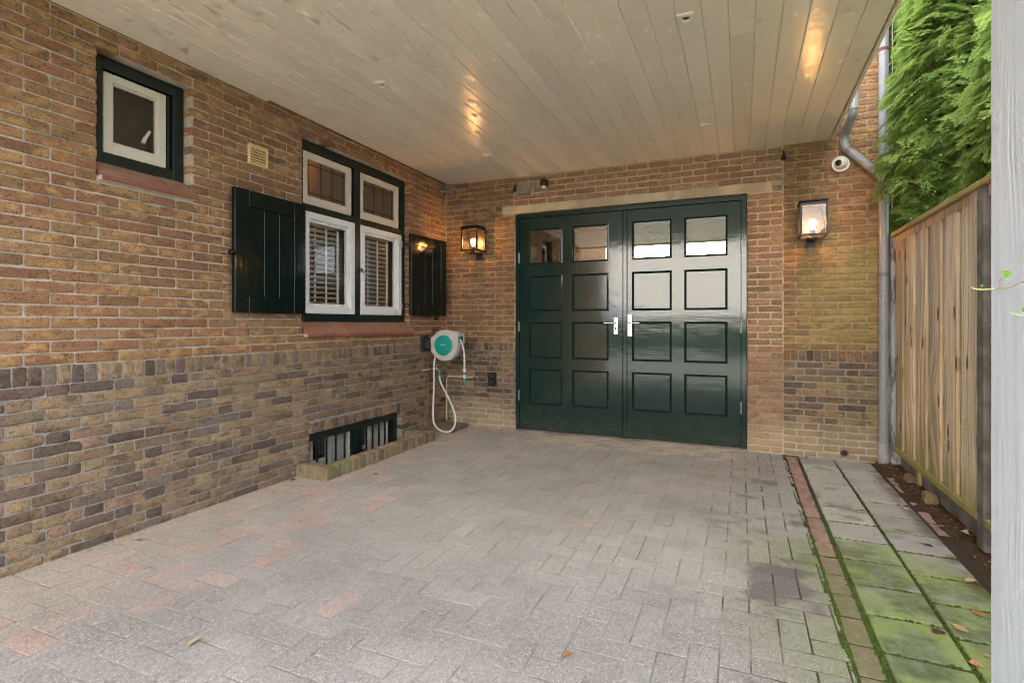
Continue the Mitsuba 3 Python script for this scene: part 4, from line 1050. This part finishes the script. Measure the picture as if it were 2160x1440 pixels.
m = box(-0.026, 0.026, -0.017, 0.017, -0.022, 0.022, 0.005); m.apply_transform(trimesh.transformations.rotation_matrix(0.6, [0, 1, 0.3])); m.apply_translation([0.115, -0.075, 2.75]); put(cb, 'head', m, 'mat_pvc_dark')
dc = thing('dome_camera', 'round white security camera beside the drainpipe elbow', 'camera')
C0 = np.array([4.06, -0.004, 2.632])
put(dc, 'base', lathe([(0.072, 0.0), (0.072, 0.016), (0.066, 0.024), (0.0001, 0.026)], 32, C0, (0, -1, 0)), 'mat_white_plastic', 40)
s = trimesh.creation.icosphere(3, 0.056); s.apply_translation(C0 + [0, -0.034, 0.006]); put(dc, 'ball', s, 'mat_white_plastic', True)
dv = np.array([-0.42, -0.72, -0.12]); dv /= np.linalg.norm(dv)
put(dc, 'lens', lathe([(0.0001, 0.004), (0.018, 0.003), (0.026, -0.002), (0.0275, -0.012)], 24, C0 + [0, -0.034, 0.006] + dv * 0.0545, dv), 'mat_lens', 40)

# ------------------------------------------------------------------ carport roof and post
ROOF = thing('carport_roof', 'beige painted board ceiling of the carport over the driveway', 'roof')
CZ, RY = 2.865, -5.55
def plank(x0, x1, ya, yb, z=CZ):
    w, b = x1 - x0, 0.006
    pr = [(x0 + 0.0012, z + 0.016), (x0 + 0.0012, z + b * 0.8), (x0 + b, z), (x1 - b, z), (x1 - 0.0012, z + b * 0.8), (x1 - 0.0012, z + 0.016)]
    v = np.array([[x, yy, zz] for yy in (ya + 0.0006, yb - 0.0006) for x, zz in pr])
    k = len(pr)
    f = [[i, k + i, k + (i + 1) % k, (i + 1) % k] for i in range(k)]
    tri = [q for j in range(1, k - 1) for q in ([0, j, j + 1], [k, k + j + 1, k + j])]
    put(ROOF, 'plank', tm(v, np.vstack([tm(v, f).faces, tri])), 'mat_ceiling', False, uv=(0, (int(rng.integers(0, 4096)) + 0.5) / 4096))
PW = 0.1312
i = 0
x = 3.975 - 29 * PW     # plank edges as counted from the free edge
plank(0.002, x + PW, RY, -2.62, CZ)
plank(0.020, x + PW, -2.617, -0.002, CZ + 0.010)
xs = [x + PW * k for k in range(1, 30)]
for i, a in enumerate(xs[:-1]):
    cut = -2.21 if i % 2 == 0 else -2.80
    if i % 5 == 3: cut = -4.0
    plank(a, a + PW, cut, -0.002); plank(a, a + PW, RY, cut)
put(ROOF, 'deck', box(0.0, 3.975, RY, -0.002, CZ + 0.03, CZ + 0.16, .001), 'mat_fascia')
put(ROOF, 'fascia', box(3.984, 4.006, RY - 0.03, -0.004, CZ - 0.002, CZ + 0.24, 0.003), 'mat_fascia')
put(ROOF, 'fascia', box(0.0, 3.983, RY - 0.03, RY - 0.002, CZ - 0.03, CZ + 0.24, 0.003), 'mat_fascia')
dl_lab = {(0.970, -0.813): 'white square ceiling spotlight nearest the wall corner', (0.972, -2.51): 'white square ceiling spotlight above the shuttered window', (2.974, -0.811): 'white square ceiling spotlight close above the right door leaf', (2.974, -2.508): 'white square ceiling spotlight at the top of the picture'}
for (x, y), lab in dl_lab.items():
    t = thing('ceiling_spotlight', lab, 'spotlight', 'white square spotlights in the board ceiling')
    q = Polygon([(x - .042, y - .045), (x + .042, y - .045), (x + .042, y + .045), (x - .042, y + .045)]).difference(shapely.Point(x, y).buffer(0.028))
    put(t, 'bezel', plate(q, 0.012, 'xy', CZ + 0.002), 'mat_white_plastic', False)
    put(t, 'inner_ring', lathe([(0.0285, -0.011), (0.027, -0.013), (0.022, -0.003), (0.0205, 0.0)], 24, (x, y, CZ)), 'mat_white_plastic', True)
    put(t, 'lamp_face', lathe([(0.0001, -0.0015), (0.0215, -0.0015)], 20, (x, y, CZ)), 'mat_lens', False)
po = thing('carport_post', 'pale grey painted timber post at the right edge, close to the viewer', 'post')
scene[po] = mikit.ply(box(3.85, 3.975, -3.93, -3.722, 0.0, CZ - 0.003, 0.004), 'mat_post', smooth=30)

# ------------------------------------------------------------------ drainpipes
dp = thing('drainpipe', 'grey plastic downpipe at the right end of the brick wall with a branch', 'drainpipe')
PX, PY = 4.372, -0.056
put(dp, 'downpipe', tube([(PX, PY, 0.13), (PX, PY, 5.0)], 0.0365, 20), 'mat_pvc', 60)
put(dp, 'foot_sleeve', lathe([(0.041, 0.0), (0.041, 0.17), (0.0385, 0.178), (0.036, 0.178)], 20, (PX, PY, 0.01)), 'mat_pvc_old', 40)
put(dp, 'branch_collar', lathe([(0.0375, 2.30), (0.0405, 2.31), (0.0405, 2.62), (0.0375, 2.63)], 20, (PX, PY, 0.0)), 'mat_pvc_dark', 40)
br = arcs([(4.10, -0.36, 3.4), (4.10, -0.36, 2.955), (4.085, -0.058, 2.885), (4.080, -0.056, 2.775), (4.345, -0.056, 2.495)], 0.05, 7)
put(dp, 'branch', tube(br, 0.0335, 18), 'mat_pvc', 60)
put(dp, 'branch_socket', lathe([(0.034, 2.985), (0.041, 2.985), (0.041, 3.25)], 20, (4.10, -0.36, 0)), 'mat_pvc', 40)
for a, b, r_ in (((4.083, -0.058, 2.868), (4.081, -0.057, 2.828), 0.036), ((4.098, -0.056, 2.756), (4.125, -0.056, 2.727), 0.0355), ((4.27, -0.056, 2.575), (4.33, -0.056, 2.511), 0.0365)):
    put(dp, 'elbow_ring', tube([a, b], r_, 18), 'mat_pvc_dark', 40)
put(dp, 'pipe_clip', lathe([(0.0375, 0), (0.039, 0.002), (0.039, 0.028), (0.0375, 0.03)], 20, (PX, PY, 3.55)), 'mat_rust', 40, label='rusty pipe clip')
put(dp, 'pipe_clip', lathe([(0.0375, 0), (0.039, 0.002), (0.039, 0.028), (0.0375, 0.03)], 20, (PX, PY, 1.62)), 'mat_pvc_dark', 40)
cb = thing('white_cable', 'thin white cable hanging down beside the grey downpipe', 'cable')
scene[cb] = mikit.ply(tube([(4.44, -0.02, 2.2), (4.442, -0.02, 3.0), (4.44, -0.02, 5.0)], 0.003, 6), 'mat_white_plastic', smooth=True)

# ------------------------------------------------------------------ fence
def fence(label, ya, yb, group):
    t = thing('timber_fence', label, 'fence', group)
    n = 6
    pitch = (yb - ya) / n
    u = lambda k=0: ((k + 0.5) / 64, (int(rng.integers(0, 4096)) + 0.5) / 4096)
    for i in range(n):
        a = ya + pitch * i
        wv = R.uniform(-0.012, 0.012)
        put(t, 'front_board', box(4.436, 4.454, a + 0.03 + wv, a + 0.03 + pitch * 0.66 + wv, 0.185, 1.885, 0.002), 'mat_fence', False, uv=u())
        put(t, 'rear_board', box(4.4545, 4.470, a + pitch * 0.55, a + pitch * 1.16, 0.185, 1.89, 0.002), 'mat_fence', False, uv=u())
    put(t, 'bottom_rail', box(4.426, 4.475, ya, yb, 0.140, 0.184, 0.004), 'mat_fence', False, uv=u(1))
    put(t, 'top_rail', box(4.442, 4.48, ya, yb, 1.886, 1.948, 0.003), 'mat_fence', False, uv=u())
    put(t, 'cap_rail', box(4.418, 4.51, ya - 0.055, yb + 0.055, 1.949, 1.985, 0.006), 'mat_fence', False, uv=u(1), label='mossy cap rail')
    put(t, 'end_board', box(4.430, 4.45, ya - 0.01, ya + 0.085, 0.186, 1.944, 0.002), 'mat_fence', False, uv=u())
    put(t, 'gravel_board', box(4.482, 4.515, ya, yb, -0.06, 0.139, 0.004), 'mat_concrete', label='grey concrete board under the planks')
fence('weathered timber fence on a concrete base, running from the downpipe to the grey post', -1.83, -0.105, 'timber fence panels')
fence('weathered timber fence panel behind and beyond the grey carport post', -3.80, -1.945, 'timber fence panels')
t = thing('fence_post', 'pale grey weathered post between the downpipe and the fence', 'post')
scene[t] = mikit.ply(box(4.418, 4.492, -0.098, -0.022, 0.0, 1.946, 0.006), 'mat_grey_post', smooth=30)
t = thing('fence_post', 'dark grey post at the far right end of the fence, beside the carport post', 'post')
scene[t] = mikit.ply(box(4.426, 4.50, -1.938, -1.842, 0.0, 1.946, 0.006), 'mat_dark_post', smooth=30)
for lab, x, y in (('grey stone block against the fence base, farther one', 4.445, -0.58), ('mossy stone block against the fence base, nearer one', 4.43, -1.06)):
    t = thing('stone_block', lab, 'stone')
    m = box(x - 0.04, x + 0.035, y - 0.05, y + 0.05, -0.02, 0.062, 0.012)
    v = np.array(m.vertices); v += rng.normal(0, 0.004, v.shape)
    scene[t] = mikit.ply(tm(v, m.faces), 'mat_kerb', smooth=40)
t = thing('timber_peg', 'short wooden peg standing against the concrete fence base', 'peg')
scene[t] = mikit.ply(box(4.455, 4.481, -0.69, -0.63, -0.03, 0.139, 0.003), 'mat_fence', uv=np.broadcast_to([0.5 / 64, 0.2], (24, 2)))

# ------------------------------------------------------------------ conifers behind the fence
def spray(seed):
    r = random.Random(seed)
    V, F, U = [], [], []
    L = 0.20
    def quad(a, d, l, w, up, t0, t1):
        n = np.cross(d, up); n /= np.linalg.norm(n) + 1e-9
        k = len(V)
        V.extend([a, a + d * l * 0.5 + n * w / 2, a + d * l, a + d * l * 0.5 - n * w / 2])
        F.extend([[k, k + 1, k + 2], [k, k + 2, k + 3]])
        U.extend([t0, (t0 + t1) / 2, t1, (t0 + t1) / 2])
    up = np.array([0, 0, 1.0])
    n = 7
    for i in range(n):
        s = (i + 0.4) / n
        base = np.array([0.02 * math.sin(3 * s + seed), L * s, -0.055 * s * s])
        for sd in (-1, 1):
            l = 0.100 * (1 - s) ** 0.8 * r.uniform(0.65, 1.15) + 0.024
            a = math.radians(r.uniform(36, 56))
            d = np.array([sd * math.sin(a), math.cos(a), -0.25 + r.uniform(-0.15, 0.12)]); d /= np.linalg.norm(d)
            quad(base, d, l, 0.015, up, 0.15 + 0.3 * s, 1.0)
            for q in (0.32, 0.62):
                for s2 in (-1, 1):
                    a2 = a * sd + s2 * math.radians(r.uniform(34, 50))
                    d2 = np.array([math.sin(a2), math.cos(a2), -0.25 + r.uniform(-.1, .1)]); d2 /= np.linalg.norm(d2)
                    quad(base + d * l * q, d2, l * 0.42 * (1.15 - q * 0.4), 0.014, up, 0.3 + 0.3 * s, 1.0)
    quad(np.zeros(3), np.array([0, 1.0, -0.15]), L * 1.12, 0.013, up, 0.1, 1.0)
    return np.array(V), np.array(F), np.array(U)
SPR = [spray(s) for s in range(4)]
def conifer(label, cx, cy, rad, zlo, zhi, n, seed, big=1.0):
    t = thing('conifer', label, 'tree', 'conifers behind the fence')
    g = np.random.default_rng(seed)
    put(t, 'trunk', tube([(cx, cy, -0.05), (cx + 0.03, cy, 1.6), (cx - 0.02, cy + 0.03, 3.4), (cx, cy, zhi + 0.8)], [0.09, 0.075, 0.05, 0.012], 10), 'mat_bark', 60)
    VS, FS, US = [], [], []
    at = 0
    bark = []
    for k in range(n):
        z = zlo + (zhi - zlo) * g.random() ** 1.05
        th = g.uniform(-math.pi, math.pi)
        facing = math.cos(th - math.atan2(CAM[1] - cy, CAM[0] - cx))
        if facing < -0.15 and g.random() < 0.8: continue
        lump = 0.78 + 0.44 * float(meshkit.fbm(np.array([math.cos(th) * 1.6 + seed, math.sin(th) * 1.6, z * 2.3]), 3))
        prof = min(1.0, 0.86 + 0.14 * math.sin(2.2 * z + seed)) * (1 - 0.45 * max(0, (z - 3.2) / 3))
        rr = rad * prof * lump * (1 - (0.22 * g.random() if k % 4 else 0.25 + 0.5 * g.random()))
        pos = np.array([cx + rr * math.cos(th), cy + rr * math.sin(th), z])
        cl = meshkit.noise(np.array([[pos[0] * 4.5, pos[1] * 4.5, pos[2] * 5.0], [pos[0] * 4.5 + 9, pos[1] * 4.5, pos[2] * 5.0], [pos[0] * 4.5, pos[1] * 4.5 + 7, pos[2] * 5.0]]), seed) - 0.5
        o = th + 2.2 * cl[0] + g.normal(0, 0.28)
        d = np.array([math.cos(o), math.sin(o), -0.42 + 1.3 * cl[1] + g.normal(0, 0.2)]); d /= np.linalg.norm(d)
        rt = np.cross(d, [0, 0, 1.0]); rt /= np.linalg.norm(rt)
        ro = 1.2 * cl[2] + g.normal(0, 0.25)
        up = np.cross(rt, d); rt, up = rt * math.cos(ro) + up * math.sin(ro), up * math.cos(ro) - rt * math.sin(ro)
        if pos[0] < 4.56 and (z < 2.12 or pos[1] < -0.75): continue
        if pos[0] < 4.36 and (z < 2.15 or g.random() < 0.4): continue
        if pos[0] < 4.27 or (pos[1] > -0.16 and pos[0] < 4.53): continue
        V, F, U = SPR[g.integers(4)]
        sc = big * g.uniform(0.62, 0.98)
        VS.append(pos - d * 0.12 * sc + sc * (V[:, :1] * rt + V[:, 1:2] * d + V[:, 2:] * up))
        FS.append(F + at); at += len(V)
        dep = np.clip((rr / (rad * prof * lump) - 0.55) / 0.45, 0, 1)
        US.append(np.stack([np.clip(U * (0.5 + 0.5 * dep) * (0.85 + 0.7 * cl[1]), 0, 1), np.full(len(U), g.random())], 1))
        if k % 45 == 0: bark.append(tube([(cx, cy, z - 0.25), pos - d * 0.06], [0.016, 0.004], 5, False))
    m = trimesh.Trimesh(np.vstack(VS), np.vstack(FS), process=False)
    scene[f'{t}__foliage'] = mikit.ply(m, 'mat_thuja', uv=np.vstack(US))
    put(t, 'branch', cat(bark), 'mat_bark', True)
conifer('bright green conifer nearest the brick wall, its sprays hanging over the downpipe', 4.87, -0.50, 0.70, 1.0, 5.6, 9000, 3)
conifer('bright green conifer over the middle of the fence', 5.15, -1.45, 0.76, 1.5, 5.2, 6000, 4)
conifer('conifer farthest back, half hidden behind the brighter ones', 5.30, 1.05, 0.96, 1.0, 6.2, 7600, 6)
conifer('dark conifer in the shade behind the bright ones, showing only through their gaps', 5.75, 3.1, 1.15, 0.6, 7.0, 4200, 12, 2.0)

# ------------------------------------------------------------------ ivy shoot in front of the post
iv = thing('ivy_shoot', 'thin ivy shoot with a bright green leaf crossing in front of the grey post', 'ivy')
p0 = [(3.722, -4.0, 1.296), (3.736, -4.0, 1.2905), (3.762, -4.0, 1.2915), (3.785, -4.0, 1.2935), (3.813, -4.0, 1.306), (3.85, -4.01, 1.325), (3.90, -3.99, 1.33), (3.97, -3.96, 1.33)]
q = spline(p0, 40)
put(iv, 'stem', tube(q[8:], 0.0012, 6), 'mat_stem', True)
put(iv, 'shoot_tip', tube(q[:9], 0.0012, 6), 'mat_stem_green', True)
def ivy_leaf(c, size, rot, tilt):
    ang = np.array([-90, -55, -28, 5, 30, 62, 90, 118, 150, 175, 208, 235])
    rad = np.array([0.28, 0.62, 0.55, 0.86, 0.58, 0.66, 1.08, 0.66, 0.58, 0.86, 0.55, 0.62])
    pts = [[0, 0, 0.0]] + [[r * math.cos(math.radians(a)), r * math.sin(math.radians(a)), 0.10 * (1 if i % 3 else -1)] for i, (a, r) in enumerate(zip(ang, rad))]
    v = np.array(pts) * size
    f = [[0, 1 + i, 1 + (i + 1) % 12] for i in range(12)]
    m = tm(v, f)
    m.apply_transform(trimesh.transformations.rotation_matrix(rot, [0, 0, 1]))
    m.apply_transform(trimesh.transformations.rotation_matrix(math.pi / 2, [1, 0, 0]))
    m.apply_transform(trimesh.transformations.rotation_matrix(tilt, [0, 0, 1]))
    m.apply_translation(c)
    return m
put(iv, 'leaf', ivy_leaf((3.783, -4.005, 1.3225), 0.0125, 0.9, 0.35), 'mat_ivy', False)
put(iv, 'leaf', ivy_leaf((3.741, -4.0, 1.2985), 0.0045, 0.2, 0.3), 'mat_ivy', False)
put(iv, 'leaf_stalk', cat(tube(spline([(3.773, -4.0, 1.2925), (3.7705, -4.0, 1.305), (3.775, -4.003, 1.315)], 8), 0.0007, 5), tube([(3.735, -4, 1.2905), (3.7365, -4, 1.2965)], 0.0007, 5)), 'mat_stem', True)
iv = thing('ivy_shoot', 'second short ivy shoot tip at the right edge in front of the grey post', 'ivy')
put(iv, 'stem', tube(spline([(3.79, -4.0, 1.238), (3.80, -4.0, 1.2345), (3.815, -4, 1.232), (3.85, -4.0, 1.235), (3.97, -3.96, 1.25)], 16), 0.0012, 6), 'mat_stem_green', True)
put(iv, 'leaf', ivy_leaf((3.8135, -4.002, 1.2445), 0.009, 0.6, 0.2), 'mat_ivy', False)

# ------------------------------------------------------------------ fallen leaves
def dry_leaf(label, x, y, size, tone, dark=0.0, z=0.003):
    t = thing('dry_leaf', label, 'leaf', 'dry leaves on the ground')
    n = 9
    s = np.linspace(0, 1, n)
    wd = 0.34 * np.sin(np.pi * s ** 0.8) * (1 + 0.25 * np.array([R.uniform(-1, 1) for _ in s]))
    a, curl, fold = R.uniform(0, 6.28), R.uniform(0.1, 0.45), R.uniform(0.2, 0.7)
    mid = np.stack([s - 0.5, 0.08 * np.sin(5 * s), curl * 0.4 * (s - 0.5) ** 2 * 2], 1)
    le = mid + np.stack([0 * s, wd, wd * fold], 1); ri = mid + np.stack([0 * s, -wd, wd * fold * R.uniform(0.3, 1.2)], 1)
    v = np.vstack([mid, le, ri]) * size
    f = [[i, i + 1, n + i + 1, n + i] for i in range(n - 1)] + [[i + 1, i, 2 * n + i, 2 * n + i + 1] for i in range(n - 1)]
    m = tm(v, f)
    m.apply_transform(trimesh.transformations.rotation_matrix(a, [0, 0, 1]))
    m.apply_translation([x, y, z + 0.001 - v[:, 2].min()])
    st = tube([(x + math.cos(a) * size * .5, y + math.sin(a) * size * .5, z + 0.004), (x + math.cos(a) * size * .95, y + math.sin(a) * size * .95, z + 0.006)], 0.0008, 5)
    put(t, 'blade', m, 'mat_dry_leaf', True, uv=(tone, dark))
    put(t, 'stalk', st, 'mat_dry_leaf', False, uv=(tone, dark))
for a in [
    ('curled orange brown leaf alone on the pavers at the bottom centre', 2.663, -3.645, 0.042, 0.15),
    ('torn pale leaf scrap on the pavers at the bottom left', 1.337, -4.141, 0.05, 0.9, 0.12),
    ('tan leaf on the pavers below the near shutter', 0.332, -3.01, 0.05, 0.9),
    ('small dark purple leaf near the kerb of the cellar window', 0.553, -2.044, 0.035, 0.1, 0.85),
    ('tiny orange leaf bit in the middle of the left pavers', 1.288, -1.878, 0.03, 0.0),
    ('small curled brown leaf in front of the double doors', 2.136, -1.589, 0.045, 0.3),
    ('dark leaf at the wall where the red edging starts', 3.783, -0.075, 0.05, 0.1, 0.8),
    ('orange leaf on the second slab row far down the path', 3.983, -0.679, 0.03, 0.2),
    ('pale leaf on the mossy slab beside the grey post', 4.237, -2.357, 0.06, 0.9),
    ('rolled orange leaf on the green slab near the grey post', 4.153, -2.696, 0.055, 0.25),
    ('tan leaf lying across the joint between the green slabs', 4.045, -2.864, 0.065, 0.7),
    ('dark shrivelled leaf on the joint between the green slabs', 3.96, -2.93, 0.05, 0.2, 0.95),
    ('dark curled leaf on the grey slab in the middle of the path', 4.18, -1.944, 0.06, 0.1, 0.95),
    ('spotted tan leaf at the foot of the grey post', 4.075, -3.047, 0.04, 0.7, 0.2),
    ('reddish leaf in the path joint at the bottom right corner', 4.015, -3.12, 0.045, 0.35),
    ('orange leaf on the concrete slab inside the hose loop', 0.24, -0.24, 0.045, 0.05, 0.0, 0.049),
    ('small brown leaf beside the brick kerb, nearest the hose', 0.43, -0.80, 0.035, 0.05, 0.3),
    ('pair of tan leaf bits on the slab two thirds down the path', 4.20, -1.12, 0.045, 0.8),
    ('pale tan leaf on the outer slab, below the stone block', 4.24, -1.30, 0.05, 0.85),
    ('bent tan leaf on the dark soil by the fence base', 4.42, -1.70, 0.055, 0.75, 0.0, 0.02),
    ('orange leaf on the clinker border by the dark soil', 4.33, -1.60, 0.05, 0.2, 0.0, 0.01),
    ('brown leaf at the foot of the house wall', 0.16, -2.70, 0.05, 0.5),
    ('dark leaf at the near corner of the kerb', 0.06, -2.42, 0.055, 0.1, 0.95),
    ('orange leaf by the house wall at the left', 0.16, -3.62, 0.045, 0.1),
]: dry_leaf(*a)

# ------------------------------------------------------------------ across the street (seen only in the doors' reflections)
hg = thing('garden_hedge', 'clipped green hedge across the street, seen reflected in the doors', 'hedge')
v = trimesh.creation.box((30, 1.0, 1.3)).subdivide().subdivide().subdivide().subdivide()
vv = np.array(v.vertices); vv += (meshkit.fbm(vv * 3, 3)[:, None] - 0.5) * 0.5 * np.sign(vv); vv += [2, -17, 0.6]
scene[hg] = mikit.ply(tm(vv, v.faces), 'mat_hedge')
hs = thing('opposite_house', 'pale rendered house across the street, seen reflected in the doors', 'house')
put(hs, 'wall', tm(np.array([[6, -26, 0], [16, -26, 0], [16, -26, 5], [11, -26, 9], [6, -26, 5], [6, -36, 0], [16, -36, 0], [16, -36, 5], [11, -36, 9], [6, -36, 5]]) * 1.0, [[0, 1, 2], [0, 2, 4], [2, 3, 4], [0, 4, 9], [0, 9, 5], [1, 6, 7], [1, 7, 2]]), 'mat_render_white', False)
put(hs, 'roof', tm(np.array([[5.5, -25.6, 4.7], [11, -25.6, 9.2], [11, -36, 9.2], [5.5, -36, 4.7], [16.5, -25.6, 4.7], [16.5, -36, 4.7]]), [[0, 1, 2], [0, 2, 3], [1, 4, 5], [1, 5, 2]]), 'mat_roof_tile', False)
for a in (7.2, 10.2, 13.2):
    put(hs, 'window', box(a, a + 1.5, -26.0, -25.93, 1.0, 2.4, 0.01), 'mat_dark_room')
